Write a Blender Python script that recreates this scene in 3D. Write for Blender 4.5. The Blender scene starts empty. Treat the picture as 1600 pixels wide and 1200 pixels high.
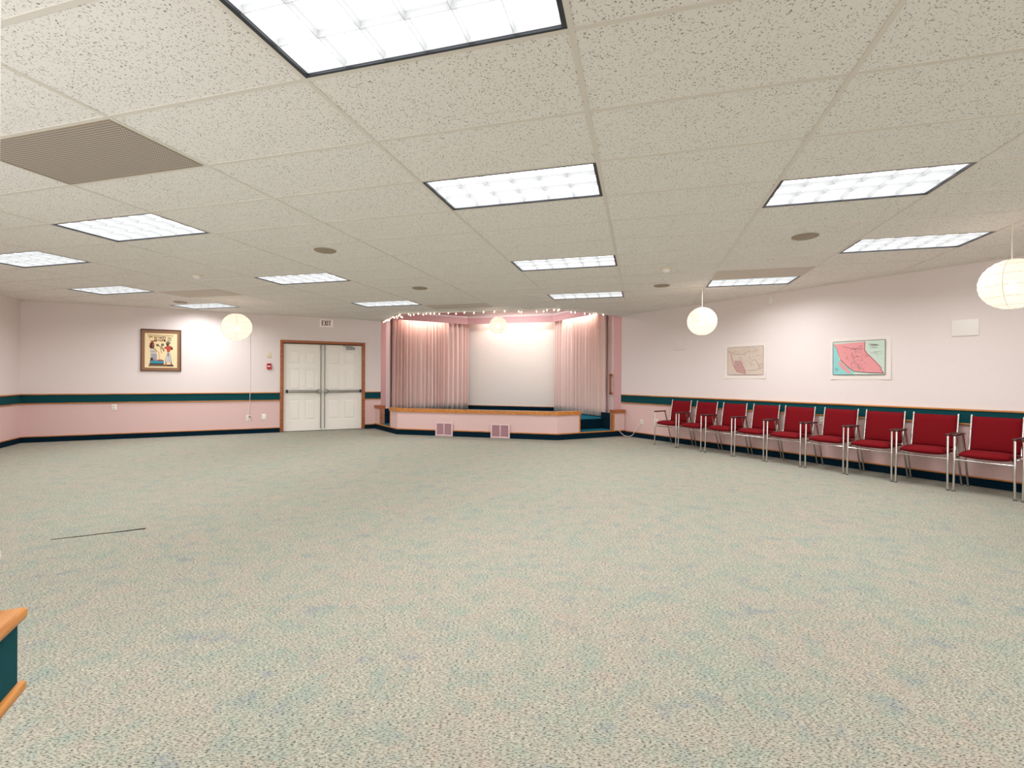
import bpy, bmesh, math, random
from mathutils import Matrix, Vector
random.seed(7)
scene = bpy.context.scene
COL = scene.collection
PI = math.pi

# ------------------------------------------------------------------ camera
CAM_H = 1.2148
ROLL = 0.0052
cam_data = bpy.data.cameras.new('camera')
cam_data.sensor_width = 36.0
cam_data.lens = 740.42 / 1600 * 36.0
cam_data.shift_y = -8.63 / 1600
cam_data.clip_start = 0.05
cam = bpy.data.objects.new('camera', cam_data)
COL.objects.link(cam)
_c, _s = math.cos(ROLL), math.sin(ROLL)
cam.matrix_world = Matrix(((_c, -_s, 0, 0), (0, 0, -1, 0), (_s, _c, 0, CAM_H), (0, 0, 0, 1)))
scene.camera = cam

# ------------------------------------------------------------------ world, exposure
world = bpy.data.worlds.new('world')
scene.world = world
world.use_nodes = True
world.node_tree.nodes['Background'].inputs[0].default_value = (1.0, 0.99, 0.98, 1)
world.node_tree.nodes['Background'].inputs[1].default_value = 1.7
scene.view_settings.view_transform = 'Standard'
scene.view_settings.look = 'None'
scene.view_settings.gamma = 1.0
scene.view_settings.use_curve_mapping = False
scene.view_settings.exposure = 0.25
scene.cycles.max_bounces = 10
scene.cycles.diffuse_bounces = 7
TROFFER_W = 20.0       # watts of each fluorescent fitting's downlight
TROFFER_E = 2.3        # radiance of the white reflector behind the louvre
LANTERN_E = 1.05
LIGHT_RGB = (0.985, 0.985, 1.0)

# ------------------------------------------------------------------ plan of the room (metres, camera over the origin looking +y)
CEIL = 2.5865
A = (-8.90, 8.58)      # far left corner
B = (-3.168, 11.436)   # end of the door wall at the stage
C = (2.37, 10.26)      # start of the map wall at the stage
D = (8.74, 0.10)      # near end of the map wall
L = (-5.867, 2.494)    # near end of the left wall
P1 = (-1.191, 1.100)   # far end of the wall beside the camera
E_ = (0.45, -2.25)
F_ = (8.3, -1.6)
YAW = 0.2663
GX = [-9.921, -8.747, -7.562, -6.370, -5.164, -3.951, -2.726, -1.498, -0.272, 0.907, 2.036, 3.140]   # ceiling bars, index -8..3
GY = [1.853, 2.443, 3.018, 3.611, 4.179, 4.750, 5.330, 5.886, 6.445, 7.007, 7.570, 8.136, 8.702]     # index 0..12
def gx(i):
    k = i + 8
    if k < 0: return GX[0] + 1.18 * k
    if k > 11: return GX[11] + 1.13 * (k - 11)
    return GX[k]
def gy(j):
    if j < 0: return GY[0] + 0.60 * j
    if j > 12: return GY[12] + 0.566 * (j - 12)
    return GY[j]
CY, SY = math.cos(YAW), math.sin(YAW)
def g2w(x, y): return (x * CY + y * SY, -x * SY + y * CY)

# ------------------------------------------------------------------ materials
def lin(c):
    return tuple(((v / 255) / 12.92 if v / 255 <= 0.04045 else ((v / 255 + 0.055) / 1.055) ** 2.4) for v in c)
MATS = {}
def mat(name, rgb, rough=0.6, metal=0.0, spec=0.5, bump=None, noise=None, emit=None, tint=None):
    """procedural principled material. noise=(scale, amount, detail) varies the base colour; bump=(scale, strength, distance)"""
    if name in MATS: return MATS[name]
    m = bpy.data.materials.new(name); m.use_nodes = True
    nt = m.node_tree; b = nt.nodes['Principled BSDF']
    base = (*lin(rgb), 1)
    b.inputs['Base Color'].default_value = base
    b.inputs['Roughness'].default_value = rough
    b.inputs['Metallic'].default_value = metal
    b.inputs['Specular IOR Level'].default_value = spec
    tc = nt.nodes.new('ShaderNodeTexCoord')
    if noise:
        n = nt.nodes.new('ShaderNodeTexNoise'); n.inputs['Scale'].default_value = noise[0]
        n.inputs['Detail'].default_value = noise[2] if len(noise) > 2 else 3
        nt.links.new(tc.outputs['Object'], n.inputs['Vector'])
        mx = nt.nodes.new('ShaderNodeMix'); mx.data_type = 'RGBA'
        lo = tuple(v * (1 - noise[1]) for v in base[:3]); hi = tuple(min(1, v * (1 + noise[1])) for v in base[:3])
        if tint: hi = lin(tint)
        mx.inputs[6].default_value = (*lo, 1); mx.inputs[7].default_value = (*hi, 1)
        nt.links.new(n.outputs['Fac'], mx.inputs[0]); nt.links.new(mx.outputs[2], b.inputs['Base Color'])
    if bump:
        n2 = nt.nodes.new('ShaderNodeTexNoise'); n2.inputs['Scale'].default_value = bump[0]; n2.inputs['Detail'].default_value = 3
        nt.links.new(tc.outputs['Object'], n2.inputs['Vector'])
        bp = nt.nodes.new('ShaderNodeBump'); bp.inputs['Strength'].default_value = bump[1]; bp.inputs['Distance'].default_value = bump[2]
        nt.links.new(n2.outputs['Fac'], bp.inputs['Height']); nt.links.new(bp.outputs['Normal'], b.inputs['Normal'])
    if emit:
        b.inputs['Emission Color'].default_value = (*lin(emit[0]), 1); b.inputs['Emission Strength'].default_value = emit[1]
    MATS[name] = m
    return m
def wood(name, rgb, dark):
    if name in MATS: return MATS[name]
    m = mat(name, rgb, 0.42, bump=(60, 0.1, 0.001))
    nt = m.node_tree; b = nt.nodes['Principled BSDF']
    tc = nt.nodes.new('ShaderNodeTexCoord'); mp = nt.nodes.new('ShaderNodeMapping'); mp.inputs['Scale'].default_value = (1.5, 24, 24)
    n = nt.nodes.new('ShaderNodeTexNoise'); n.inputs['Scale'].default_value = 2.5; n.inputs['Detail'].default_value = 6; n.inputs['Distortion'].default_value = 0.6
    r = nt.nodes.new('ShaderNodeValToRGB'); r.color_ramp.elements[0].position = 0.35; r.color_ramp.elements[1].position = 0.62
    r.color_ramp.elements[0].color = (*lin(dark), 1); r.color_ramp.elements[1].color = (*lin(rgb), 1)
    nt.links.new(tc.outputs['Object'], mp.inputs['Vector']); nt.links.new(mp.outputs['Vector'], n.inputs['Vector'])
    nt.links.new(n.outputs['Fac'], r.inputs['Fac']); nt.links.new(r.outputs['Color'], b.inputs['Base Color'])
    return m
def carpet_mat():
    m = mat('carpet_speckled', (176, 172, 156), 0.95, spec=0.1)
    nt = m.node_tree; b = nt.nodes['Principled BSDF']; L_ = nt.links.new
    tc = nt.nodes.new('ShaderNodeTexCoord')
    def noise(scale, det=2, rough=0.5):
        n = nt.nodes.new('ShaderNodeTexNoise'); n.inputs['Scale'].default_value = scale; n.inputs['Detail'].default_value = det
        n.inputs['Roughness'].default_value = rough
        L_(tc.outputs['Object'], n.inputs['Vector']); return n
    def mixc(fac, a, c):
        x = nt.nodes.new('ShaderNodeMix'); x.data_type = 'RGBA'; L_(fac, x.inputs[0])
        for k, v in ((6, a), (7, c)):
            if isinstance(v, tuple): x.inputs[k].default_value = (*lin(v), 1)
            else: L_(v, x.inputs[k])
        return x.outputs[2]
    def ramp(src, p0, p1):
        r = nt.nodes.new('ShaderNodeMapRange'); r.inputs[1].default_value = p0; r.inputs[2].default_value = p1
        L_(src, r.inputs[0]); return r.outputs[0]
    big = noise(1.6, 3); mid = noise(60, 3, 0.6)
    n3 = nt.nodes.new('ShaderNodeTexNoise'); n3.inputs['Scale'].default_value = 7; n3.inputs['Detail'].default_value = 5; n3.inputs['Roughness'].default_value = 0.7
    L_(tc.outputs['Object'], n3.inputs['Vector'])
    hue = nt.nodes.new('ShaderNodeSeparateColor'); L_(n3.outputs['Color'], hue.inputs[0])
    mp = nt.nodes.new('ShaderNodeMapping'); mp.inputs['Scale'].default_value = (0.42, 1.3, 1); L_(tc.outputs['Object'], mp.inputs['Vector'])
    fine = nt.nodes.new('ShaderNodeTexNoise'); fine.inputs['Scale'].default_value = 190; fine.inputs['Detail'].default_value = 3; fine.inputs['Roughness'].default_value = 0.65
    L_(mp.outputs[0], fine.inputs['Vector'])
    base = mixc(ramp(big.outputs['Fac'], 0.35, 0.65), (172, 163, 148), (160, 164, 149))
    base = mixc(ramp(mid.outputs['Fac'], 0.45, 0.70), base, (190, 184, 168))
    base = mixc(ramp(hue.outputs[0], 0.46, 0.72), base, (147, 162, 150))
    base = mixc(ramp(hue.outputs[1], 0.50, 0.76), base, (177, 164, 150))
    base = mixc(ramp(hue.outputs[2], 0.56, 0.78), base, (136, 146, 152))
    base = mixc(ramp(fine.outputs['Fac'], 0.50, 0.37), base, (66, 66, 62))
    L_(base, b.inputs['Base Color'])
    bp = nt.nodes.new('ShaderNodeBump'); bp.inputs['Strength'].default_value = 0.6; bp.inputs['Distance'].default_value = 0.004
    n4 = noise(150, 3, 0.6)
    L_(n4.outputs['Fac'], bp.inputs['Height']); L_(bp.outputs['Normal'], b.inputs['Normal'])
    return m
def tile_mat():
    m = mat('fissured_ceiling_tile', (208, 203, 190), 0.9, spec=0.2)
    nt = m.node_tree; b = nt.nodes['Principled BSDF']; L_ = nt.links.new
    tc = nt.nodes.new('ShaderNodeTexCoord')
    v = nt.nodes.new('ShaderNodeTexNoise'); v.inputs['Scale'].default_value = 120; v.inputs['Detail'].default_value = 2; v.inputs['Roughness'].default_value = 0.55
    L_(tc.outputs['Object'], v.inputs['Vector'])
    r = nt.nodes.new('ShaderNodeMapRange'); r.inputs[1].default_value = 0.595; r.inputs[2].default_value = 0.665
    L_(v.outputs['Fac'], r.inputs[0])
    x = nt.nodes.new('ShaderNodeMix'); x.data_type = 'RGBA'; L_(r.outputs[0], x.inputs[0])
    x.inputs[6].default_value = (*lin((238, 235, 230)), 1); x.inputs[7].default_value = (*lin((138, 130, 119)), 1)
    L_(x.outputs[2], b.inputs['Base Color'])
    bp = nt.nodes.new('ShaderNodeBump'); bp.inputs['Strength'].default_value = 0.35; bp.inputs['Distance'].default_value = 0.003; bp.invert = True
    L_(v.outputs['Fac'], bp.inputs['Height']); L_(bp.outputs['Normal'], b.inputs['Normal'])
    return m
def emission(name, rgb, strength):
    m = bpy.data.materials.new(name); m.use_nodes = True; nt = m.node_tree
    nt.nodes.remove(nt.nodes['Principled BSDF'])
    e = nt.nodes.new('ShaderNodeEmission'); e.inputs[0].default_value = (*rgb, 1); e.inputs[1].default_value = strength
    nt.links.new(e.outputs[0], nt.nodes['Material Output'].inputs[0]); MATS[name] = m
    return m
def perforated_mat():
    m = mat('perforated_return_grille', (176, 164, 152), 0.6)
    nt = m.node_tree; b = nt.nodes['Principled BSDF']; L_ = nt.links.new
    tc = nt.nodes.new('ShaderNodeTexCoord'); mp = nt.nodes.new('ShaderNodeMapping'); mp.inputs['Scale'].default_value = (55, 55, 0.01)
    L_(tc.outputs['Object'], mp.inputs['Vector'])
    v = nt.nodes.new('ShaderNodeTexVoronoi'); v.inputs['Scale'].default_value = 1.0; v.inputs['Randomness'].default_value = 0.0
    L_(mp.outputs['Vector'], v.inputs['Vector'])
    r = nt.nodes.new('ShaderNodeMapRange'); r.inputs[1].default_value = 0.30; r.inputs[2].default_value = 0.36; L_(v.outputs['Distance'], r.inputs[0])
    x = nt.nodes.new('ShaderNodeMix'); x.data_type = 'RGBA'; L_(r.outputs[0], x.inputs[0])
    x.inputs[6].default_value = (*lin((92, 82, 74)), 1); x.inputs[7].default_value = (*lin((190, 178, 166)), 1)
    L_(x.outputs[2], b.inputs['Base Color'])
    return m
def lantern_mat():
    m = bpy.data.materials.new('lit_rice_paper'); m.use_nodes = True; nt = m.node_tree; L_ = nt.links.new
    nt.nodes.remove(nt.nodes['Principled BSDF'])
    e = nt.nodes.new('ShaderNodeEmission'); e.inputs[0].default_value = (1.0, 0.84, 0.68, 1); e.inputs[1].default_value = LANTERN_E * 0.62
    d = nt.nodes.new('ShaderNodeBsdfTranslucent'); d.inputs[0].default_value = (0.62, 0.55, 0.47, 1)
    df = nt.nodes.new('ShaderNodeBsdfDiffuse'); df.inputs[0].default_value = (0.62, 0.56, 0.49, 1)
    t = nt.nodes.new('ShaderNodeBsdfTransparent')
    m1 = nt.nodes.new('ShaderNodeMixShader'); m1.inputs[0].default_value = 0.5; L_(d.outputs[0], m1.inputs[1]); L_(df.outputs[0], m1.inputs[2])
    a = nt.nodes.new('ShaderNodeAddShader'); L_(m1.outputs[0], a.inputs[0]); L_(e.outputs[0], a.inputs[1])
    m2 = nt.nodes.new('ShaderNodeMixShader'); m2.inputs[0].default_value = 0.22; L_(a.outputs[0], m2.inputs[1]); L_(t.outputs[0], m2.inputs[2])
    L_(m2.outputs[0], nt.nodes['Material Output'].inputs[0])
    return m

M = dict(
    wall_up=mat('pale_pink_vinyl_wall', (229, 218, 215), 0.7, spec=0.25, noise=(30, 0.025), bump=(90, 0.12, 0.002)),
    wall_low=mat('pink_wainscot_paint', (221, 189, 185), 0.7, spec=0.25, noise=(30, 0.03), bump=(90, 0.12, 0.002)),
    rose=mat('rose_alcove_paint', (218, 172, 171), 0.65, spec=0.25, noise=(20, 0.02)),
    rose_pale_lit=mat('pale_lit_rose_paint', (236, 214, 212), 0.65, spec=0.25, noise=(20, 0.02)),  # rose paled to put light on the jamb returns; valance cap shares it
    back=mat('cream_stage_wall', (234, 224, 214), 0.7, spec=0.2, noise=(15, 0.02)),
    teal=mat('teal_carpet_band', (12, 68, 74), 0.9, spec=0.15, noise=(140, 0.25), bump=(200, 0.4, 0.002)),
    navy=mat('dark_teal_carpet_base', (5, 32, 46), 0.95, spec=0.1, noise=(140, 0.25), bump=(200, 0.4, 0.002)),
    stage_carpet=mat('teal_stage_carpet', (10, 98, 116), 0.95, spec=0.1, noise=(120, 0.3), bump=(180, 0.5, 0.003)),
    oak=wood('golden_oak', (206, 138, 62), (170, 100, 40)),
    oak_red=wood('reddish_oak', (176, 104, 54), (140, 78, 38)),
    carpet=carpet_mat(), tile=tile_mat(),
    tbar=mat('painted_ceiling_bar', (222, 216, 206), 0.38, spec=0.5, noise=(8, 0.02)),
    white=mat('white_paint', (240, 236, 228), 0.5, noise=(10, 0.02)),
    plate=mat('white_plastic_plate', (236, 230, 224), 0.4, noise=(30, 0.01)),
    cream_plate=mat('cream_plastic', (222, 208, 182), 0.5, noise=(30, 0.01)),
    slot=mat('dark_slot', (40, 36, 34), 0.7, noise=(30, 0.05)),
    black=mat('black_trim', (26, 26, 28), 0.45, noise=(30, 0.05)),
    chrome=mat('polished_chrome', (214, 208, 204), 0.16, 1.0, noise=(12, 0.03)),
    steel=mat('brushed_grey_metal', (150, 146, 140), 0.38, 0.6, noise=(30, 0.05)),
    red=mat('red_upholstery', (114, 2, 14), 0.85, spec=0.2, noise=(60, 0.14), bump=(300, 0.3, 0.002)),
    arm=mat('dark_maroon_arm_pad', (62, 18, 20), 0.35, noise=(30, 0.1)),
    rubber=mat('grey_rubber', (90, 88, 86), 0.8, noise=(30, 0.05)),
    curtain=mat('dusty_pink_curtain', (236, 210, 201), 0.75, spec=0.3, noise=(25, 0.05), bump=(160, 0.2, 0.001)),
    louvre=mat('white_louvre', (214, 217, 219), 0.35, noise=(10, 0.01)),
    housing=mat('dark_fixture_edge', (60, 64, 70), 0.35, 0.5, noise=(10, 0.05)),
    speaker=mat('taupe_speaker_grille', (156, 142, 122), 0.6, noise=(200, 0.3)),
    perf=perforated_mat(),
    flat_grille=mat('taupe_return_panel', (208, 197, 186), 0.7, noise=(200, 0.12)),
    register=mat('pale_pink_metal', (226, 196, 196), 0.45, noise=(10, 0.02)),
    register_dark=mat('mauve_register_slats', (168, 124, 132), 0.5, noise=(10, 0.05)),
    firered=mat('fire_alarm_red', (196, 30, 34), 0.4, noise=(10, 0.03)),
    frame=mat('dark_bronze_frame', (86, 58, 42), 0.35, 0.3, noise=(30, 0.1)),
    matboard=mat('brown_mat_board', (140, 100, 70), 0.5, noise=(40, 0.08)),
    papyrus=mat('papyrus_cream', (238, 214, 170), 0.6, noise=(50, 0.06)),
    paper=mat('white_map_paper', (232, 222, 216), 0.6, noise=(10, 0.01)),
    map_pink=mat('map_pink_land', (226, 150, 152), 0.6, noise=(60, 0.06)),
    map_sea=mat('map_turquoise_sea', (140, 204, 202), 0.6, noise=(30, 0.05)),
    map_green=mat('map_pale_green_land', (196, 214, 200), 0.6, noise=(50, 0.08)),
    map_beige=mat('map_beige_land', (208, 192, 178), 0.6, noise=(60, 0.1)),
    map_rose=mat('map_dull_rose_land', (188, 150, 146), 0.6, noise=(60, 0.1)),
    ink=mat('map_ink', (70, 52, 56), 0.7, noise=(30, 0.05)),
    ink_soft=mat('map_soft_ink', (150, 118, 118), 0.7, noise=(30, 0.05)),
    ink_red=mat('map_red_ink', (190, 80, 90), 0.7, noise=(30, 0.05)),
    p_brown=mat('print_dark_brown', (70, 36, 28), 0.6, noise=(30, 0.1)),
    p_ochre=mat('print_ochre', (150, 112, 66), 0.6, noise=(60, 0.2)),
    p_red=mat('print_brick_red', (176, 72, 46), 0.6, noise=(30, 0.1)),
    p_teal=mat('print_turquoise', (36, 146, 160), 0.6, noise=(30, 0.1)),
    p_blue=mat('print_slate_blue', (96, 100, 140), 0.6, noise=(30, 0.1)),
    p_grey=mat('print_pale_grey', (196, 190, 184), 0.6, noise=(30, 0.1)),
    p_olive=mat('print_olive_grey', (112, 108, 84), 0.6, noise=(30, 0.1)),
    exit_face=mat('exit_sign_white', (240, 226, 220), 0.5, noise=(10, 0.01), emit=((228, 206, 200), 0.12)),
    exit_ink=mat('exit_sign_letters', (58, 16, 18), 0.6, noise=(10, 0.05)),
    rib=mat('bamboo_rib', (206, 176, 148), 0.7, noise=(20, 0.05)),
    cord=mat('white_cord', (232, 224, 214), 0.5, noise=(10, 0.01)),
)
M['emit'] = emission('fluorescent_reflector', LIGHT_RGB, TROFFER_E)
M['tube'] = emission('fluorescent_tube', (1.0, 0.93, 0.84), 30.0)
M['bulb'] = emission('warm_bulb', (1.0, 0.84, 0.66), 3.2)
M['fairy'] = emission('fairy_bulb', (1.0, 0.86, 0.7), 5.0)
M['lantern'] = lantern_mat()

# ------------------------------------------------------------------ mesh builder
class MB:
    def __init__(s): s.v = []; s.f = []; s.m = []; s.sm = []
    def add(s, vs, fs, mi=0, smooth=False):
        o = len(s.v); s.v += [tuple(v) for v in vs]
        for f in fs: s.f.append([o + i for i in f]); s.m.append(mi); s.sm.append(smooth)
        return s
    def box(s, x0, x1, y0, y1, z0, z1, mi=0):
        v = [(x, y, z) for z in (z0, z1) for y in (y0, y1) for x in (x0, x1)]
        return s.add(v, [(0, 2, 3, 1), (4, 5, 7, 6), (0, 1, 5, 4), (2, 6, 7, 3), (0, 4, 6, 2), (1, 3, 7, 5)], mi)
    def bbox(s, x0, x1, y0, y1, z0, z1, r=0.004, mi=0):
        """bevelled box"""
        b = bmesh.new(); bmesh.ops.create_cube(b, size=1)
        for v in b.verts: v.co = Vector(((x0 + x1) / 2 + v.co.x * (x1 - x0), (y0 + y1) / 2 + v.co.y * (y1 - y0), (z0 + z1) / 2 + v.co.z * (z1 - z0)))
        bmesh.ops.bevel(b, geom=b.edges[:], offset=r, segments=2, affect='EDGES', profile=0.5)
        b.verts.index_update()
        s.add([v.co for v in b.verts], [[v.index for v in f.verts] for f in b.faces], mi, True); b.free()
        return s
    def prism(s, poly, z0, z1, mi=0, mside=None):
        """poly: plan points ccw"""
        n = len(poly); v = [(p[0], p[1], z0) for p in poly] + [(p[0], p[1], z1) for p in poly]
        s.add(v, [list(range(n - 1, -1, -1)), list(range(n, 2 * n))], mi)
        s.add(v, [(i, (i + 1) % n, n + (i + 1) % n, n + i) for i in range(n)], mi if mside is None else mside)
        return s
    def xprism(s, poly, y0, y1, mi=0):
        """poly in x-z, extruded along y"""
        n = len(poly); v = [(p[0], y0, p[1]) for p in poly] + [(p[0], y1, p[1]) for p in poly]
        return s.add(v, [list(range(n)), list(range(2 * n - 1, n - 1, -1))] + [((i + 1) % n, i, n + i, n + (i + 1) % n) for i in range(n)], mi)
    def tube(s, pts, r, seg=8, mi=0, flat=1.0, cap=True):
        pts = [Vector(p) for p in pts]; n = len(pts); rings = []
        up = Vector((0, 0, 1)); t0 = (pts[1] - pts[0]).normalized()
        if abs(t0.dot(up)) > 0.95: up = Vector((1, 0, 0))
        u = t0.cross(up).normalized()
        for i, p in enumerate(pts):
            t = ((pts[min(i + 1, n - 1)] - pts[max(i - 1, 0)])).normalized()
            u = (u - t * u.dot(t)).normalized(); w = t.cross(u)
            rr = r[i] if isinstance(r, (list, tuple)) else r
            rings.append([p + u * (math.cos(2 * PI * k / seg) * rr) + w * (math.sin(2 * PI * k / seg) * rr * flat) for k in range(seg)])
        v = [q for g in rings for q in g]
        f = [(i * seg + k, i * seg + (k + 1) % seg, (i + 1) * seg + (k + 1) % seg, (i + 1) * seg + k) for i in range(n - 1) for k in range(seg)]
        s.add(v, f, mi, True)
        if cap: s.add(v, [list(range(seg))[::-1], [(n - 1) * seg + k for k in range(seg)]], mi)
        return s
    def lathe(s, prof, c=(0, 0, 0), seg=24, mi=0):
        v = []; n = len(prof)
        for r, z in prof:
            for k in range(seg): a = 2 * PI * k / seg; v.append((c[0] + r * math.cos(a), c[1] + r * math.sin(a), c[2] + z))
        f = [(i * seg + k, i * seg + (k + 1) % seg, (i + 1) * seg + (k + 1) % seg, (i + 1) * seg + k) for i in range(n - 1) for k in range(seg)]
        return s.add(v, f, mi, True)
    def line(s, pts, w, y, mi=0, yt=0.0006):
        """flat drawn line in x-z on a wall face at depth y"""
        for (x0, z0), (x1, z1) in zip(pts, pts[1:]):
            dx, dz = x1 - x0, z1 - z0; l = math.hypot(dx, dz) or 1; nx, nz = -dz / l * w / 2, dx / l * w / 2
            s.xprism([(x0 + nx, z0 + nz), (x0 - nx, z0 - nz), (x1 - nx, z1 - nz), (x1 + nx, z1 + nz)], y - yt, y, mi)
        return s
    def build(s, name, mats, parent=None, recalc=True):
        me = bpy.data.meshes.new(name); me.from_pydata(s.v, [], s.f)
        if not isinstance(mats, (list, tuple)): mats = [mats]
        for m in mats: me.materials.append(m)
        for p, mi, sm in zip(me.polygons, s.m, s.sm): p.material_index = mi; p.use_smooth = sm
        if recalc:
            b = bmesh.new(); b.from_mesh(me); bmesh.ops.recalc_face_normals(b, faces=b.faces[:]); b.to_mesh(me); b.free()
        o = bpy.data.objects.new(name, me); COL.objects.link(o)
        if parent: o.parent = parent
        return o
def tag(o, label=None, cat=None, group=None, kind=None):
    if label: o['label'] = label
    if cat: o['category'] = cat
    if group: o['group'] = group
    if kind: o['kind'] = kind
    return o
def thing(name, label, cat, loc=(0, 0, 0), rz=0.0, group=None):
    o = bpy.data.objects.new(name, None); COL.objects.link(o); o.empty_display_size = 0.1
    o.location = loc; o.rotation_euler = (0, 0, rz)
    return tag(o, label, cat, group)
def struct(o): o['kind'] = 'structure'; return o
def frame_of(P, Q):
    """wall frame: local x runs from P to Q, local -y points into the room"""
    return math.atan2(Q[1] - P[1], Q[0] - P[0])
def place(o, P, Q, s=0.0, z=0.0, n=0.0):
    a = frame_of(P, Q); o.location = (P[0] + math.cos(a) * s + math.sin(a) * n, P[1] + math.sin(a) * s - math.cos(a) * n, z); o.rotation_euler = (0, 0, a); return o
def dist(P, Q): return math.hypot(Q[0] - P[0], Q[1] - P[1])

RAIL0, RAIL1, BASE = 0.700, 0.885, 0.112
# ------------------------------------------------------------------ floor
poly = [D, C, (2.25, 10.54), (2.15, 10.80), (1.3, 12.58), (-1.4, 13.42), (-3.13, 12.35), (-3.15, 11.83), B, A, L, (-1.30, 1.25), P1, E_, F_]
big = [(-9.6, 8.4), (-5.9, 1.6), (-1.5, 0.8), (0.0, -2.6), (8.8, -2.2), (9.4, 0.2), (2.6, 11.4), (1.6, 13.4), (-1.2, 14.2), (-3.7, 12.9)]
fl = MB().prism(big[::1], -0.08, 0.0).build('floor', M['carpet']); struct(fl)

# ------------------------------------------------------------------ ceiling with a lay-in grid, openings left for the fixtures
LIGHTS = {  # (column, row): what singles it out
    (-1, -1): 'large recessed fluorescent light nearest the camera, cut off by the top edge',
    (-1, 2): 'recessed fluorescent light in the middle row, second from the camera, upper centre',
    (-1, 6): 'recessed fluorescent light in the middle row, third from the camera',
    (-1, 10): 'small far recessed fluorescent light in the middle row, beside the stage opening',
    (1, 3): 'big recessed fluorescent light at upper right, nearest of the lights beside the map wall',
    (2, 6): 'recessed fluorescent light near the map wall, just left above the largest paper lantern',
    (1, 9): 'narrow looking recessed fluorescent light right above the lantern beside the map wall',
    (-4, 2): 'recessed fluorescent light just beyond the big perforated ceiling grille at left',
    (-4, 6): 'recessed fluorescent light left of centre, between the double doors and the camera',
    (-4, 10): 'small recessed fluorescent light closest to the exit sign and left side of stage',
    (-7, 6): 'recessed fluorescent light at far left, close to the left corner of the room',
    (-6, 3): 'recessed fluorescent light cut off by the left edge of the picture',
    (-7, 9): 'small recessed fluorescent light above the framed picture on the door wall',
}
ADDED_LIGHTS = {(2, -1): 'unseen recessed fluorescent light, added on the map wall side for brightness',  # both fittings are added out of view for extra illumination
                 (2, -4): 'unseen recessed fluorescent light, added behind the camera for brightness'}
GRILLES = {(-3, 0): ('large perforated return air grille in the ceiling at upper left', 'perf'),
           (-6, 7): ('plain taupe return air panel in the ceiling left of the round lantern by the doors', 'flat_grille'),
           (-3, 11): ('plain taupe return air panel in the ceiling just before the stage opening', 'flat_grille'),
           (1, 8): ('plain taupe return air panel beside the narrow light near the map wall', 'flat_grille')}
CEDGE = [C, (0.87, 9.25), (-2.42, 10.05), B]
def ceiling_polygon():
    out = lambda p, d: p
    return [(9.0, -0.1), (2.45, 10.27), C, (0.87, 9.25), (-2.42, 10.05), B, (-3.2, 11.52), (-9.02, 8.62), (-5.95, 2.42), (-1.36, 1.2), (0.3, -2.4), (8.9, -1.8)]
bm = bmesh.new()
vs = [bm.verts.new((p[0], p[1], CEIL)) for p in ceiling_polygon()]
bm.faces.new(vs)
for i in range(-9, 7):
    p = g2w(gx(i), 0); bmesh.ops.bisect_plane(bm, geom=bm.verts[:] + bm.edges[:] + bm.faces[:], plane_co=(p[0], p[1], 0), plane_no=(CY, -SY, 0))
for j in range(-9, 16):
    p = g2w(0, gy(j)); bmesh.ops.bisect_plane(bm, geom=bm.verts[:] + bm.edges[:] + bm.faces[:], plane_co=(p[0], p[1], 0), plane_no=(SY, CY, 0))
used = set(LIGHTS) | set(ADDED_LIGHTS)
kill = []
for f in bm.faces:
    c = f.calc_center_median(); x = c.x * CY - c.y * SY; y = c.x * SY + c.y * CY
    for (i, j) in used:
        if gx(i) < x < gx(i + 1) and gy(j) < y < gy(j + 1): kill.append(f)
bmesh.ops.delete(bm, geom=kill, context='FACES')
for f in bm.faces:
    if f.normal.z > 0: f.normal_flip()
me = bpy.data.meshes.new('ceiling'); bm.to_mesh(me); bm.free(); me.materials.append(M['tile'])
ceiling = bpy.data.objects.new('ceiling', me); COL.objects.link(ceiling); struct(ceiling)

def inside(x, y, pl):
    r = False; n = len(pl)
    for k in range(n):
        (x0, y0), (x1, y1) = pl[k], pl[(k + 1) % n]
        if (y0 > y) != (y1 > y) and x < (x1 - x0) * (y - y0) / (y1 - y0) + x0: r = not r
    return r
def runs(fn, t0, t1, step=0.02):
    """intervals of t where fn(t) lies inside the ceiling polygon"""
    pl = ceiling_polygon(); res = []; st = None; t = t0
    while t <= t1:
        ok = inside(*fn(t), pl)
        if ok and st is None: st = t
        if not ok and st is not None: res.append((st, t - step)); st = None
        t += step
    if st is not None: res.append((st, t1))
    return res
g = MB(); W2 = 0.012
def bar(a, b, along_x, k):
    dz = 0.0004 if along_x else 0.0
    if along_x: pts = [(a, k - W2), (b, k - W2), (b, k + W2), (a, k + W2)]
    else: pts = [(k - W2, a), (k + W2, a), (k + W2, b), (k - W2, b)]
    g.prism([g2w(*p) for p in pts], CEIL - 0.0035 + dz, CEIL - 0.0007 + dz)
for i in range(-9, 7):
    for a, b in runs(lambda t: g2w(gx(i), t), -5, 12): bar(a, b, False, gx(i))
for j in range(-9, 16):
    for a, b in runs(lambda t: g2w(t, gy(j)), -12, 8): bar(a, b, True, gy(j))
g.build('ceiling_grid', M['tbar'], ceiling)

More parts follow.
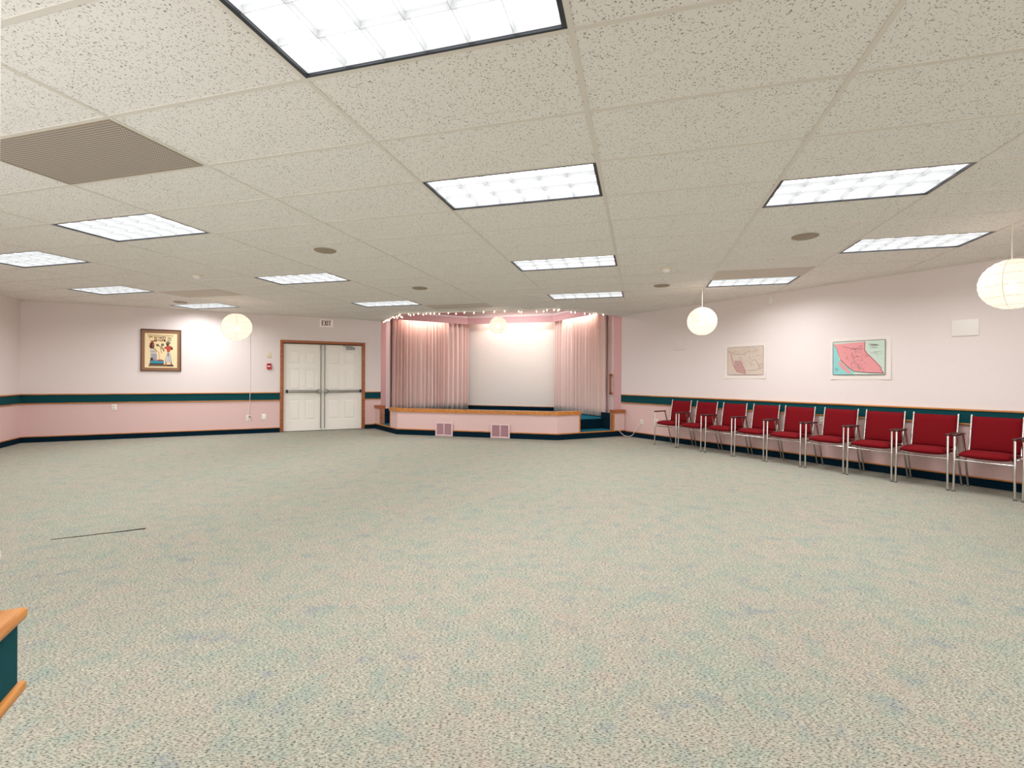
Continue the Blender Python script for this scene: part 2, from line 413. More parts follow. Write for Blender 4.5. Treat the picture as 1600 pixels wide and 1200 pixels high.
# ------------------------------------------------------------------ fluorescent troffers
def make_troffer(w, d):
    """local frame: x along the grid columns (w), y along the rows (d), z=0 at the ceiling plane"""
    t = thing('fluorescent_light', 'x', 'ceiling light')
    fr = MB(); o = 0.016; i_ = 0.030; h = 0.075
    X, Y = w / 2 - 0.012, d / 2 - 0.012
    # lip ring
    for (x0, x1, y0, y1) in ((-X, X, -Y, -Y + 0.012), (-X, X, Y - 0.012, Y), (-X, -X + 0.020, -Y + 0.012, Y - 0.012), (X - 0.020, X, -Y + 0.012, Y - 0.012)):
        fr.box(x0, x1, y0, y1, -0.004, 0.085)
    fr.build('frame', M['housing'], t)
    x1, y1 = X - 0.020, Y - 0.012
    iw = MB()
    for (xa, xb, ya, yb) in ((-x1, x1, -y1, -y1 + 0.003), (-x1, x1, y1 - 0.003, y1), (-x1, -x1 + 0.003, -y1, y1), (x1 - 0.003, x1, -y1, y1)): iw.box(xa, xb, ya, yb, 0.006, 0.044)
    iw.build('inner_rim', M['louvre'], t)
    r = MB().add([(-x1, -y1, 0.044), (x1, -y1, 0.044), (x1, y1, 0.044), (-x1, y1, 0.044)], [(0, 3, 2, 1)])
    ro = r.build('reflector', M['emit'], t, recalc=False)
    lv = MB()
    def blade(xa, ya, xb, yb):
        # parabolic blade: wider at the top than at the bottom
        dx, dy = xb - xa, yb - ya; l = math.hypot(dx, dy); nx, ny = -dy / l, dx / l
        prof = [(0.0012, 0.004), (0.002, 0.014), (0.004, 0.024), (0.008, 0.034)]
        ring = [(a, z) for a, z in prof] + [(-a, z) for a, z in reversed(prof)]
        n = len(ring); v = [(xa + nx * a, ya + ny * a, z) for a, z in ring] + [(xb + nx * a, yb + ny * a, z) for a, z in ring]
        lv.add(v, [(k, (k + 1) % n, n + (k + 1) % n, n + k) for k in range(n)], 0, False)
    for k in range(1, 3): yy = -y1 + 2 * y1 * k / 3; blade(-x1, yy, x1, yy)
    for k in range(1, 6): xx = -x1 + 2 * x1 * k / 6; blade(xx, -y1, xx, y1)
    lv.build('louvre', M['louvre'], t)
    return t
def add_troffer(key, label, group):
    i, j = key
    w = gx(i + 1) - gx(i); d = gy(j + 1) - gy(j)
    cx, cy = g2w((gx(i) + gx(i + 1)) / 2, (gy(j) + gy(j + 1)) / 2)
    t = make_troffer(w, d); t.location = (cx, cy, CEIL); t.rotation_euler = (0, 0, -YAW); t['label'] = label; t['group'] = group
    ld = bpy.data.lights.new('fluorescent_lamp', 'AREA'); ld.shape = 'RECTANGLE'; ld.size = w - 0.09; ld.size_y = d - 0.07
    ld.energy = TROFFER_W; ld.color = LIGHT_RGB; ld.spread = math.radians(160)
    lo = bpy.data.objects.new('fluorescent_lamp', ld); COL.objects.link(lo); lo.parent = t; lo.location = (0, 0, -0.006)
for k, lab in LIGHTS.items(): add_troffer(k, lab, 'recessed fluorescent ceiling lights')
for k, lab in ADDED_LIGHTS.items(): add_troffer(k, lab, 'recessed fluorescent ceiling lights')

for (i, j), (lab, mk) in GRILLES.items():
    w = gx(i + 1) - gx(i); d = gy(j + 1) - gy(j); cx, cy = g2w((gx(i) + gx(i + 1)) / 2, (gy(j) + gy(j + 1)) / 2)
    t = thing('return_grille', lab, 'ceiling vent', (cx, cy, CEIL), -YAW, 'return air panels in the ceiling')
    X, Y = w / 2 - 0.012, d / 2 - 0.012
    MB().box(-X + 0.012, X - 0.012, -Y + 0.012, Y - 0.012, -0.004, -0.001).build('grille_panel', M[mk], t)
    f = MB()
    for (x0, x1, y0, y1) in ((-X, X, -Y, -Y + 0.012), (-X, X, Y - 0.012, Y), (-X, -X + 0.012, -Y + 0.012, Y - 0.012), (X - 0.012, X, -Y + 0.012, Y - 0.012)):
        f.box(x0, x1, y0, y1, -0.006, -0.001)
    f.build('grille_frame', M['flat_grille'] if mk != 'perf' else M['speaker'], t)

# ceiling speakers and detectors
def ceiling_round(name, lab, cat, x, y, r, kind, group):
    t = thing(name, lab, cat, (x, y, CEIL), 0, group)
    if kind == 'speaker':
        MB().lathe([(r, -0.001), (r, -0.006), (r - 0.012, -0.012), (r - 0.016, -0.009)]).build('rim', M['speaker'], t)
        MB().lathe([(r - 0.016, -0.009), (r * 0.5, -0.013), (0.02, -0.015), (0.0005, -0.015)]).build('speaker_grille', M['speaker'], t)
    else:
        MB().lathe([(r, -0.001), (r, -0.010), (r - 0.015, -0.016)]).build('base_ring', M['cream_plate'], t)
        MB().lathe([(r - 0.015, -0.016), (r * 0.62, -0.034), (r * 0.45, -0.05), (0.0005, -0.052)]).build('sensor_dome', M['plate'], t)
for lab, x, y in (('round ceiling speaker left of centre, between the two rows of lights', -2.021, 5.108),
                  ('round ceiling speaker at right, beyond the big upper right light', 2.788, 4.519),
                  ('small round ceiling speaker in front of the left stage curtain', -1.412, 7.223),
                  ('small round ceiling speaker left of the lantern by the map wall', 2.183, 6.929),
                  ('small round ceiling speaker at far left above the framed picture', -6.097, 8.705)):
    ceiling_round('ceiling_speaker', lab, 'speaker', x, y, 0.115, 'speaker', 'round speakers in the ceiling')
for lab, x, y in (('white smoke detector on the ceiling at left, before the double doors', -4.257, 6.395),
                  ('white smoke detector on the ceiling right of the middle row of lights', 1.908, 5.884)):
    ceiling_round('smoke_detector', lab, 'smoke detector', x, y, 0.07, 'det', 'smoke detectors on the ceiling')

# ------------------------------------------------------------------ walls
TH = 0.12
def wall(name, P, Q, segs=None, lower=True, z1=CEIL + 0.02, ext=(0.0, 0.0), mats=None):
    """segs: list of (s0, s1, z0, z1) solid pieces; split at the rail into upper and lower paint"""
    n = dist(P, Q); m = MB()
    for (a, b, c, d) in (segs or [(-ext[0], n + ext[1], 0.0, z1)]):
        if lower:
            zc = (RAIL0 + RAIL1) / 2
            if c < zc: m.box(a, b, 0, TH, c, min(d, zc), 1)
            if d > zc: m.box(a, b, 0, TH, max(c, zc), d, 0)
        else: m.box(a, b, 0, TH, c, d, 0)
    o = m.build(name, mats or [M['wall_up'], M['wall_low']]); place(o, P, Q); return struct(o)
def rail(name, P, Q, a, b, z0=RAIL0, z1=RAIL1):
    m = MB()
    m.box(a, b, -0.012, 0, z0 + 0.016, z1 - 0.018, 1)
    m.bbox(a, b, -0.026, 0.0, z1 - 0.020, z1, 0.004, 0)
    m.bbox(a, b, -0.022, 0.0, z0, z0 + 0.018, 0.004, 0)
    o = m.build(name, [M['oak'], M['teal']]); place(o, P, Q); return struct(o)
def baseboard(name, P, Q, a, b):
    m = MB()
    m.box(a, b, -0.010, 0, 0.0, BASE - 0.014, 1)
    m.bbox(a, b, -0.016, 0.0, BASE - 0.016, BASE, 0.003, 0)
    o = m.build(name, [M['oak'], M['navy']]); place(o, P, Q); return struct(o)
nBL = dist(A, B); nR = dist(C, D); nL = dist(A, L)
D0, D1, DT = 4.287, 5.969, 1.985      # door opening on the door wall
wall('wall_door', A, B, [(0, D0 - 0.02, 0, CEIL + 0.02), (D1 + 0.02, nBL, 0, CEIL + 0.02), (D0 - 0.02, D1 + 0.02, DT + 0.02, CEIL + 0.02)])
wall('wall_right', C, D, ext=(0.0, 0.2))
wall('wall_left', L, A, ext=(0.1, 0.0))
wall('wall_beside_camera', E_, P1, ext=(0.1, 0))
rail('trim_1', A, B, 0.0, D0 - 0.066)
rail('trim_2', A, B, D1 + 0.066, nBL)
rail('trim_3', C, D, 0.0, nR)
rail('trim_4', L, A, 0.0, nL)
baseboard('baseboard_door_left', A, B, 0.0, D0 - 0.066)
baseboard('baseboard_door_right', A, B, D1 + 0.066, nBL - 0.13)
baseboard('baseboard_right', C, D, 0.11, nR)
baseboard('baseboard_left', L, A, 0.0, nL)
# rail on the wall beside the camera, at its own lower height
NW = dist(E_, P1)
o = MB()
o.box(-0.0, NW + 0.006, -0.032, 0.0, 0.490, 0.640, 1)
o.bbox(0.0, NW + 0.012, -0.050, 0.012, 0.640, 0.667, 0.008, 0)
o.bbox(0.0, NW + 0.018, -0.046, 0.0, 0.466, 0.490, 0.007, 0)
o = o.build('trim_5', [M['oak'], M['teal']]); place(o, E_, P1); struct(o)
t = thing('wall_fitting', 'cream rounded fitting on the wall edge at the left border, above the oak rail', 'wall fitting', (P1[0] + 0.001, P1[1] - 0.012, 0.80), frame_of(E_, P1))
MB().lathe([(0.0005, 0.07), (0.007, 0.045), (0.013, 0.0), (0.009, -0.03), (0.0005, -0.075)], seg=16).build('fitting_body', M['cream_plate'], t)
# thin bead along the ceiling at the walls (wall angle)
m = MB()
for (P, Q) in ((A, B), (C, D), (L, A)):
    a = frame_of(P, Q); n = dist(P, Q); ca, sa = math.cos(a), math.sin(a)
    m.prism([(P[0], P[1]), (P[0] + sa * 0.02, P[1] - ca * 0.02), (Q[0] + sa * 0.02, Q[1] - ca * 0.02), (Q[0], Q[1])], CEIL - 0.003, CEIL - 0.0006)
struct(m.build('trim_6', M['tbar']))

# ------------------------------------------------------------------ double doors
m = MB()
for (a, b, z0, z1) in ((D0 - 0.065, D0, 0, DT + 0.058), (D1, D1 + 0.065, 0, DT + 0.058), (D0, D1, DT, DT + 0.058)):
    m.bbox(a, b, -0.022, 0.10, z0, z1, 0.005)
o = m.build('trim_7', M['oak_red']); place(o, A, B); struct(o)
def door_leaf(name, s0, s1, flip):
    w = s1 - s0; h = DT - 0.018; m = MB(); yb, yf = 0.075, 0.040
    st = 0.125 * w / 0.8; mid = 0.10
    # columns of panels; stiles & rails around them
    cols = [(st, w / 2 - mid / 2), (w / 2 + mid / 2, w - st)]
    rows = [(0.25, 0.72), (0.93, 1.40), (1.51, 1.80)]
    m.box(0, w, yf + 0.012, yb, 0.012, h)
    xs = [0, cols[0][0], cols[0][1], cols[1][0], cols[1][1], w]; zs = [0.012] + [z for r in rows for z in r] + [h]
    for a, b in ((0, cols[0][0]), (cols[0][1], cols[1][0]), (cols[1][1], w)): m.box(a, b, yf, yf + 0.012, 0.012, h)
    for a, b in ((cols[0][0], cols[0][1]), (cols[1][0], cols[1][1])):
        for z0, z1 in ((0.012, rows[0][0]), (rows[0][1], rows[1][0]), (rows[1][1], rows[2][0]), (rows[2][1], h)): m.box(a, b, yf, yf + 0.012, z0, z1)
        for z0, z1 in rows:    # raised field with sloping border
            e = 0.018; k = 0.045
            v = [(a + e, yf + 0.012, z0 + e), (b - e, yf + 0.012, z0 + e), (b - e, yf + 0.012, z1 - e), (a + e, yf + 0.012, z1 - e),
                 (a + k, yf + 0.002, z0 + k), (b - k, yf + 0.002, z0 + k), (b - k, yf + 0.002, z1 - k), (a + k, yf + 0.002, z1 - k)]
            m.add(v, [(4, 5, 6, 7), (0, 1, 5, 4), (1, 2, 6, 5), (2, 3, 7, 6), (3, 0, 4, 7)])
    d = m.build(name, M['white']); place(d, A, B, s0); struct(d)
    # exit device: rail, push pad, end cap, centre case
    zb = 0.902; x0, x1 = 0.045, w - 0.008
    hinge, lock = (x0, x1) if not flip else (x1, x0)
    sg = 1 if lock > hinge else -1
    pb = MB(); pb.bbox(min(hinge, lock), max(hinge, lock), 0.010, 0.034, zb - 0.030, zb + 0.030, 0.006).build('panic_bar', M['steel'], d)
    pa, pbx = sorted((hinge + sg * 0.30, lock - sg * 0.10))
    MB().bbox(pa, pbx, -0.028, 0.010, zb - 0.024, zb + 0.024, 0.008).build('push_pad', M['steel'], d)
    a_, b_ = sorted((hinge, hinge + sg * 0.045)); MB().bbox(a_, b_, -0.002, 0.034, zb - 0.034, zb + 0.034, 0.006).build('end_cap', M['black'], d)
    a_, b_ = sorted((lock, lock - sg * 0.085)); MB().bbox(a_, b_, -0.034, 0.034, zb - 0.048, zb + 0.048, 0.014).build('latch_case', M['steel'], d)
    a_ = lock - sg * 0.014
    MB().tube([(a_, 0.022, zb + 0.04), (a_, 0.022, h - 0.06)], 0.010).tube([(a_, 0.022, zb - 0.04), (a_, 0.022, 0.05)], 0.010).build('vertical_rod', M['steel'], d)
    MB().bbox(a_ - 0.014, a_ + 0.014, 0.002, 0.036, h - 0.13, h - 0.01, 0.006).build('top_latch', M['steel'], d)
    return d
MIDS = (D0 + D1) / 2 - 0.045
dl = door_leaf('door_1', D0 + 0.004, MIDS - 0.002, False)
dr = door_leaf('door_2', MIDS + 0.002, D1 - 0.004, True)
# closer on the right leaf
wR = D1 - MIDS
MB().bbox(wR - 0.36, wR - 0.17, -0.02, 0.036, DT - 0.115, DT - 0.06, 0.008).build('door_closer', M['steel'], dr)
MB().tube([(wR - 0.22, 0.0, DT - 0.055), (wR - 0.44, -0.05, DT - 0.035), (wR - 0.40, 0.01, DT - 0.03)], 0.008, 6).build('closer_arm', M['steel'], dr)
m = MB().box(D0 - 0.02, D1 + 0.02, 0.08, 0.11, 0, DT + 0.02).build('trim_8', M['slot']); place(m, A, B); struct(m)

# ------------------------------------------------------------------ exit sign, alarm, plates, cord on the door wall
t = thing('exit_sign', 'white EXIT sign with dark letters above the double doors', 'sign', rz=0); place(t, A, B, 5.173, 2.458, 0.0)
MB().bbox(-0.138, 0.138, -0.045, -0.002, -0.084, 0.084, 0.006).build('sign_box', M['exit_face'], t)
m = MB(); yL = -0.0462
def stroke(p, w=0.012): m.line(p, w, yL, 0, 0.001)
lx = -0.096; H2 = 0.058; SW = 0.017
stroke([(lx, -H2), (lx, H2)], SW); [stroke([(lx, z), (lx + 0.040, z)], SW * 0.9) for z in (-H2 + 0.008, 0, H2 - 0.008)]
stroke([(lx + 0.054, -H2), (lx + 0.096, H2)], SW); stroke([(lx + 0.054, H2), (lx + 0.096, -H2)], SW)
stroke([(lx + 0.118, -H2), (lx + 0.118, H2)], SW)
stroke([(lx + 0.163, -H2), (lx + 0.163, H2)], SW); stroke([(lx + 0.137, H2 - 0.008), (lx + 0.190, H2 - 0.008)], SW * 0.9)
m.build('sign_letters', M['exit_ink'], t)
def plate(name, label, cat, P, Q, s, z, w, h, mt='plate', slots=True, d=0.008, parts=True, group=None):
    t = thing(name, label, cat, group=group); place(t, P, Q, s, z, 0.0)
    MB().bbox(-w / 2, w / 2, -d, -0.0005, -h / 2, h / 2, 0.003).build('cover_plate', M[mt], t)
    if slots:
        for zz in (-h * 0.2, h * 0.2):
            r = MB().bbox(-0.017, 0.017, -d - 0.003, -d + 0.001, zz - 0.014, zz + 0.014, 0.002).build('socket', M['cream_plate'], t)
            MB().box(-0.009, -0.006, -d - 0.0036, -d - 0.003, zz - 0.005, zz + 0.006).box(0.006, 0.009, -d - 0.0036, -d - 0.003, zz - 0.005, zz + 0.006).build('socket_slots', M['slot'], r)
    return t
plate('wall_outlet', 'white outlet plate below the teal rail, left under the framed picture', 'outlet', A, B, 1.338, 0.615, 0.075, 0.118)
oc = plate('wall_outlet', 'white outlet left of the doors with the lantern cord plugged in', 'outlet', A, B, 3.616, 0.333, 0.075, 0.125)
MB().box(0.012, 0.036, -0.034, -0.008, 0.016, 0.040).build('plug', M['black'], oc)
plate('blank_plate', 'blank white wall plate low on the wall, directly left of the double doors', 'wall plate', A, B, 3.912, 0.348, 0.085, 0.135, slots=False)
plate('beige_plate', 'beige blank wall plate above the red fire alarm pull station', 'wall plate', A, B, 4.0, 1.703, 0.082, 0.125, 'cream_plate', slots=False)
t = thing('fire_alarm', 'red fire alarm pull station on the wall left of the double doors', 'fire alarm'); place(t, A, B, 4.006, 1.451, 0.0)
MB().bbox(-0.045, 0.045, -0.04, -0.0005, -0.064, 0.064, 0.008).build('alarm_body', M['firered'], t)
MB().bbox(-0.03, 0.03, -0.052, -0.04, -0.01, 0.014, 0.004).build('pull_handle', M['plate'], t)
MB().box(-0.03, 0.03, -0.0412, -0.04, 0.03, 0.05).build('alarm_label', M['slot'], t)
# lantern cord down the wall
t = MB()
t.tube([(3.640, -0.006, CEIL - 0.01), (3.641, -0.006, 1.7), (3.644, -0.006, 0.90), (3.646, -0.032, 0.885), (3.640, -0.030, 0.70), (3.625, -0.012, 0.5), (3.622, -0.03, 0.37), (3.635, -0.034, 0.36)], 0.0045, 6)
o = t.build('lantern_cord', M['cord']); place(o, A, B); tag(o, 'white lamp cord running down the wall to the outlet left of the doors', 'cord')

# ------------------------------------------------------------------ framed picture on the door wall
t = thing('framed_picture', 'bronze framed ancient style painting of two figures on cream papyrus', 'picture'); place(t, A, B, 1.747, 1.324, 0.0)
PW, PH = 0.665, 0.836
m = MB()
for (x0, x1, z0, z1) in ((0, PW, 0, 0.016), (0, PW, PH - 0.016, PH), (0, 0.016, 0.016, PH - 0.016), (PW - 0.016, PW, 0.016, PH - 0.016)): m.bbox(x0, x1, -0.028, -0.002, z0, z1, 0.003)
m.build('picture_frame', M['frame'], t)
MB().box(0.014, PW - 0.014, -0.014, -0.003, 0.014, PH - 0.014).build('mat_board', M['matboard'], t)
def pc(px, py):   # traced on the picture: corner (125,175) to (985,1075) of the detail
    return ((px - 125) / 860 * PW, (1075 - py) / 900 * PH)
x0, z0 = pc(212, 1000); x1, z1 = pc(897, 262)
MB().box(x0, x1, -0.0155, -0.014, z0, z1).build('papyrus_sheet', M['papyrus'], t)
pm = MB(); PM = [M[k] for k in ('p_brown', 'p_ochre', 'p_red', 'p_teal', 'p_blue', 'p_grey', 'p_olive', 'papyrus')]
lay = [0]
def pp(pts, mi):
    lay[0] += 1; y = -0.0156 - 0.00006 * lay[0]
    pm.xprism([pc(*p) for p in pts], y - 0.0002, y + 0.00005, mi)
def pl(pts, w, mi):
    lay[0] += 1; pm.line([pc(*p) for p in pts], w, -0.0156 - 0.00006 * lay[0], mi, 0.0002)
pl([(275, 296), (820, 304)], 0.010, 1); pl([(275, 312), (818, 320)], 0.003, 0)
pl([(280, 296), (330, 440)], 0.003, 1)
for k, (x, y, w, h, c) in enumerate([(300, 325, 80, 30, 1), (405, 325, 55, 50, 1), (405, 385, 60, 55, 0), (470, 325, 40, 100, 1), (478, 345, 22, 60, 7), (520, 330, 30, 50, 6), (520, 392, 30, 45, 1),
                                     (555, 325, 95, 45, 0), (565, 336, 30, 22, 7), (608, 336, 30, 22, 7), (560, 380, 40, 55, 1), (608, 385, 40, 50, 0), (690, 345, 80, 18, 0), (690, 370, 12, 60, 6), (755, 370, 12, 50, 6), (715, 385, 28, 30, 6), (416, 400, 38, 12, 7), (425, 340, 20, 12, 7)]):
    pp([(x, y), (x + w, y + 2), (x + w, y + h), (x, y + h - 1)], c)
# plinth the left figure sits on
pp([(300, 930), (815, 930), (820, 970), (295, 970)], 0); pp([(310, 935), (620, 935), (640, 955), (305, 955)], 6)
pp([(320, 845), (612, 845), (612, 925), (320, 925)], 3); pp([(312, 862), (330, 845), (612, 845), (605, 862)], 4); pp([(312, 905), (612, 905), (612, 935), (312, 935)], 0)
# seat with blue stripes
pp([(330, 700), (465, 700), (465, 845), (335, 845)], 5)
for y in (712, 742, 772, 802, 826): pp([(345, y), (462, y), (462, y + 14), (345, y + 14)], 4)
pp([(330, 790), (385, 790), (385, 845), (330, 845)], 0)
# seated figure
pp([(345, 420), (400, 420), (405, 455), (335, 460)], 2); pp([(325, 470), (380, 455), (410, 490), (412, 545), (395, 600), (320, 585), (308, 540)], 0)
pp([(365, 485), (402, 500), (400, 545), (372, 550)], 2); pp([(330, 590), (395, 590), (430, 650), (470, 690), (440, 712), (345, 705), (320, 650)], 5)
pp([(395, 560), (470, 640), (460, 652), (385, 580)], 1); pp([(420, 650), (500, 655), (520, 800), (495, 820), (470, 700)], 7); pl([(425, 660), (505, 660), (522, 800), (560, 840)], 0.006, 1); pl([(345, 650), (465, 665)], 0.006, 0)
pp([(480, 822), (600, 832), (600, 848), (480, 848)], 2)
# offering plants
pp([(450, 490), (500, 492), (520, 530), (470, 545), (445, 520)], 6); pp([(560, 480), (610, 475), (618, 520), (575, 545), (550, 520)], 6)
pl([(490, 520), (560, 560), (625, 640)], 0.010, 0); pl([(575, 540), (600, 620), (610, 650)], 0.007, 1); pl([(545, 560), (560, 660), (570, 690)], 0.008, 6)
# standing figure
pp([(655, 445), (700, 425), (748, 440), (748, 485), (700, 500), (655, 480)], 6); pp([(660, 480), (718, 485), (720, 530), (672, 530)], 0)
pp([(625, 555), (700, 520), (755, 525), (802, 560), (800, 600), (755, 608), (738, 660), (685, 665), (672, 600), (630, 580)], 2)
pp([(755, 560), (802, 560), (805, 605), (770, 612)], 0); pl([(635, 565), (600, 600), (625, 635)], 0.012, 2)
pp([(685, 665), (745, 665), (775, 800), (790, 880), (625, 880), (655, 790), (670, 700)], 5)
pp([(690, 670), (720, 680), (715, 770), (690, 740)], 6); pl([(735, 700), (775, 870)], 0.005, 4); pl([(672, 720), (640, 870)], 0.005, 4); pl([(715, 780), (740, 870)], 0.005, 4)
pp([(650, 880), (672, 880), (668, 940), (690, 955), (640, 958)], 2); pp([(760, 880), (782, 880), (782, 940), (818, 965), (700, 965), (765, 940)], 0)
pm.build('painted_figures', PM, t)

# ------------------------------------------------------------------ maps and plates on the right wall
def wall_map(name, label, s0, s1, z0, z1, ps0, ps1, pz0, pz1, draw, mats):
    t = thing(name, label, 'map', group=None); place(t, C, D, s0, z0, 0.0)
    m = MB(); W, Hh = s1 - s0, z1 - z0; n = 8
    v = []; f = []
    for k in range(n + 1):
        x = W * k / n; cu = 0.010 * (1 - math.sin(PI * k / n)) ** 2
        v += [(x, -0.002 - cu, 0), (x, -0.0015, Hh)]
    f = [(2 * k, 2 * k + 2, 2 * k + 3, 2 * k + 1) for k in range(n)]
    m.add(v, f); v2 = [(a, b - 0.0008, c) for a, b, c in v]; m.add(v2, [tuple(reversed(q)) for q in f])
    m.box(0, W, -0.0035, -0.001, 0, Hh)
    m.build('map_paper', M['paper'], t)
    q = MB(); draw(q, lambda a, b: (ps0 - s0 + a * (ps1 - ps0), pz0 - z0 + b * (pz1 - pz0))); q.build('map_print', mats, t)
    return t
def draw_pink(q, T):
    def P(pts): return [T((x - 978) / 434, (402 - y) / 294) for x, y in pts]
    Y = -0.0130
    def poly(pts, mi, k): q.xprism(P(pts), Y - 0.0003 * k, Y - 0.0003 * (k - 1) + 0.0001, mi)
    poly([(978, 108), (1412, 108), (1412, 402), (978, 402)], 2, 0)
    poly([(978, 125), (1012, 130), (1030, 260), (1060, 300), (1150, 370), (1160, 402), (978, 402)], 1, 1)
    poly([(985, 128), (1250, 118), (1248, 190), (1262, 214), (1285, 235), (1310, 262), (1345, 300), (1378, 340), (1384, 365), (1402, 390), (1290, 385), (1160, 372), (1110, 330), (1045, 268), (1028, 220), (1012, 170)], 0, 2)
    poly([(1025, 275), (1055, 290), (1095, 335), (1135, 380), (1118, 395), (1090, 372), (1055, 345), (1030, 310)], 0, 3)
    def ln(pts, w, mi): q.line(P(pts), w, Y - 0.0015, mi, 0.0003)
    ln([(1250, 118), (1248, 190), (1262, 214), (1285, 235), (1310, 262), (1345, 300), (1378, 340), (1384, 365), (1402, 390)], 0.009, 4)
    ln([(1402, 390), (1290, 385), (1160, 372), (1110, 335), (1045, 270)], 0.008, 3)
    ln([(978, 108), (1412, 108), (1412, 402), (978, 402), (978, 108)], 0.006, 3)
    ln([(985, 128), (1012, 170), (1028, 220), (1045, 268)], 0.005, 4)
    ln([(1060, 150), (1110, 165), (1170, 178), (1240, 178)], 0.004, 3)
    random.seed(3)
    for k in range(48):
        x = 1040 + random.random() * 220; y = 150 + random.random() * 200
        if x - 1030 < (y - 150) * 0.55: x += 90
        pts = [(x, y)]
        for j in range(4): x += random.uniform(-6, 18); y += random.uniform(-14, 16); pts.append((min(x, 1330), min(max(y, 130), 365)))
        ln(pts, 0.0025, 5)
    for k in range(10):
        x = 1275 + random.random() * 60; y = 125 + random.random() * 110; ln([(x, y), (x + 25, y + random.uniform(-8, 8)), (min(x + 60, 1408), y + random.uniform(-10, 14))], 0.003, 3 if k % 3 else 5)
    ln([(995, 345), (1020, 345)], 0.004, 3); ln([(995, 356), (1025, 356)], 0.004, 3); ln([(1000, 366), (1018, 366)], 0.004, 3)
def draw_beige(q, T):
    def P(pts): return [T((x - 92) / 291, (405 - y) / 233) for x, y in pts]
    Y = -0.0130
    def poly(pts, mi, k): q.xprism(P(pts), Y - 0.0003 * k, Y - 0.0003 * (k - 1) + 0.0001, mi)
    poly([(92, 172), (383, 172), (383, 405), (92, 405)], 0, 0)
    poly([(150, 285), (200, 285), (222, 335), (242, 372), (242, 402), (175, 385), (148, 330)], 1, 1)
    def ln(pts, w, mi): q.line(P(pts), w, Y - 0.0010, mi, 0.0003)
    ln([(92, 172), (383, 172), (383, 405), (92, 405), (92, 172)], 0.005, 3)
    ln([(98, 200), (125, 240), (132, 290), (150, 340), (175, 382)], 0.008, 2); ln([(200, 285), (222, 335), (242, 372), (242, 402)], 0.007, 2)
    ln([(110, 205), (160, 230), (210, 235), (260, 215)], 0.005, 3); ln([(255, 370), (320, 368), (383, 345)], 0.006, 3); ln([(320, 280), (345, 320), (352, 355)], 0.006, 3)
    random.seed(5)
    for k in range(60):
        x = 130 + random.random() * 230; y = 185 + random.random() * 150; pts = [(x, y)]
        for j in range(3): x += random.uniform(-6, 16); y += random.uniform(-14, 14); pts.append((min(x, 380), min(max(y, 176), 400)))
        ln(pts, 0.003, 4 if k % 3 else 3)
wall_map('wall_map', 'large wall map with a pink province and turquoise sea on white paper', 4.113, 4.830, 1.226, 1.803, 4.150, 4.768, 1.290, 1.753, draw_pink, [M[k] for k in ('map_pink', 'map_sea', 'map_green', 'ink', 'ink_red', 'ink_soft')])
wall_map('wall_map', 'smaller faded beige wall map on the right wall, nearer the stage', 2.455, 3.180, 1.234, 1.817, 2.515, 3.138, 1.296, 1.760, draw_beige, [M[k] for k in ('map_beige', 'map_rose', 'ink_red', 'ink_soft', 'map_rose')])
plate('wall_panel', 'small square off-white panel on the right wall between stage and beige map', 'wall panel', C, D, 1.504, 1.868, 0.272, 0.190, 'wall_up', False, 0.012)
plate('wall_panel', 'white rectangular wall panel high right of the pink map', 'wall panel', C, D, 5.547, 1.838, 0.240, 0.192, 'plate', False, 0.014)
plate('thermostat', 'small white wall sensor high on the right wall above the beige map', 'sensor', C, D, 3.256, 2.470, 0.062, 0.115, 'plate', False, 0.02)
plate('wall_outlet', 'white outlet plate on the right wall beside the first red chair', 'outlet', C, D, 0.955, 0.360, 0.085, 0.125)
plate('wall_outlet', 'white outlet plate on the right wall behind the gap after the fifth red chair', 'outlet', C, D, 4.001, 0.632, 0.075, 0.115)
oc = plate('wall_outlet', 'small white outlet by the stage corner with the trailing cable plugged in', 'outlet', C, D, 0.588, 0.330, 0.075, 0.100)

# ------------------------------------------------------------------ stage alcove shell
R0, R1, L1, L0 = (2.42, 10.14), (0.90, 9.34), (-2.47, 10.19), (-3.29, 11.38)
ALC = 3.25
def slab(name, pts, z0, z1, mt, th=0.08):
    """wall pieces along a polyline, thickness on its left side"""
    m = MB()
    for P, Q in zip(pts, pts[1:]):
        a = frame_of(P, Q); nx, ny = -math.sin(a) * th, math.cos(a) * th
        m.prism([P, Q, (Q[0] + nx, Q[1] + ny), (P[0] + nx, P[1] + ny)], z0, z1)
    return m.build(name, mt)
# polylines run left to right seen from the room, so their left side is outside
struct(slab('wall_alcove_left_jamb', [B, (-3.15, 11.83)], 0, ALC, M['rose']))
struct(slab('wall_alcove_left_return', [(-3.15, 11.83), (-3.13, 12.35)], 0, ALC, M['rose_pale_lit']))
struct(slab('wall_alcove_left', [(-3.13, 12.35), (-1.40, 13.39)], 0, ALC, M['rose']))
struct(slab('wall_stage', [(-1.40, 13.39), (1.30, 12.575)], 0, ALC, M['back']))
struct(slab('wall_alcove_right', [(1.30, 12.575), (2.15, 10.80)], 0, ALC, M['rose']))
struct(slab('wall_alcove_right_return', [(2.15, 10.80), (2.25, 10.54)], 0, ALC, M['rose_pale_lit']))
struct(slab('wall_alcove_right_jamb', [(2.25, 10.54), C], 0, ALC, M['rose']))
# upper part over the room ceiling's edge, facing the alcove
struct(slab('wall_alcove_header', list(reversed(CEDGE)), CEIL + 0.002, ALC, M['rose'], 0.06)).location = (0, -0.0, 0)
MB_top = MB().prism([(2.6, 9.9), (2.5, 11.2), (1.5, 12.9), (-1.4, 13.7), (-3.5, 12.6), (-3.5, 11.2), (-2.5, 9.8), (0.9, 9.0)], ALC, ALC + 0.05)
struct(MB_top.build('ceiling_alcove', M['rose']))
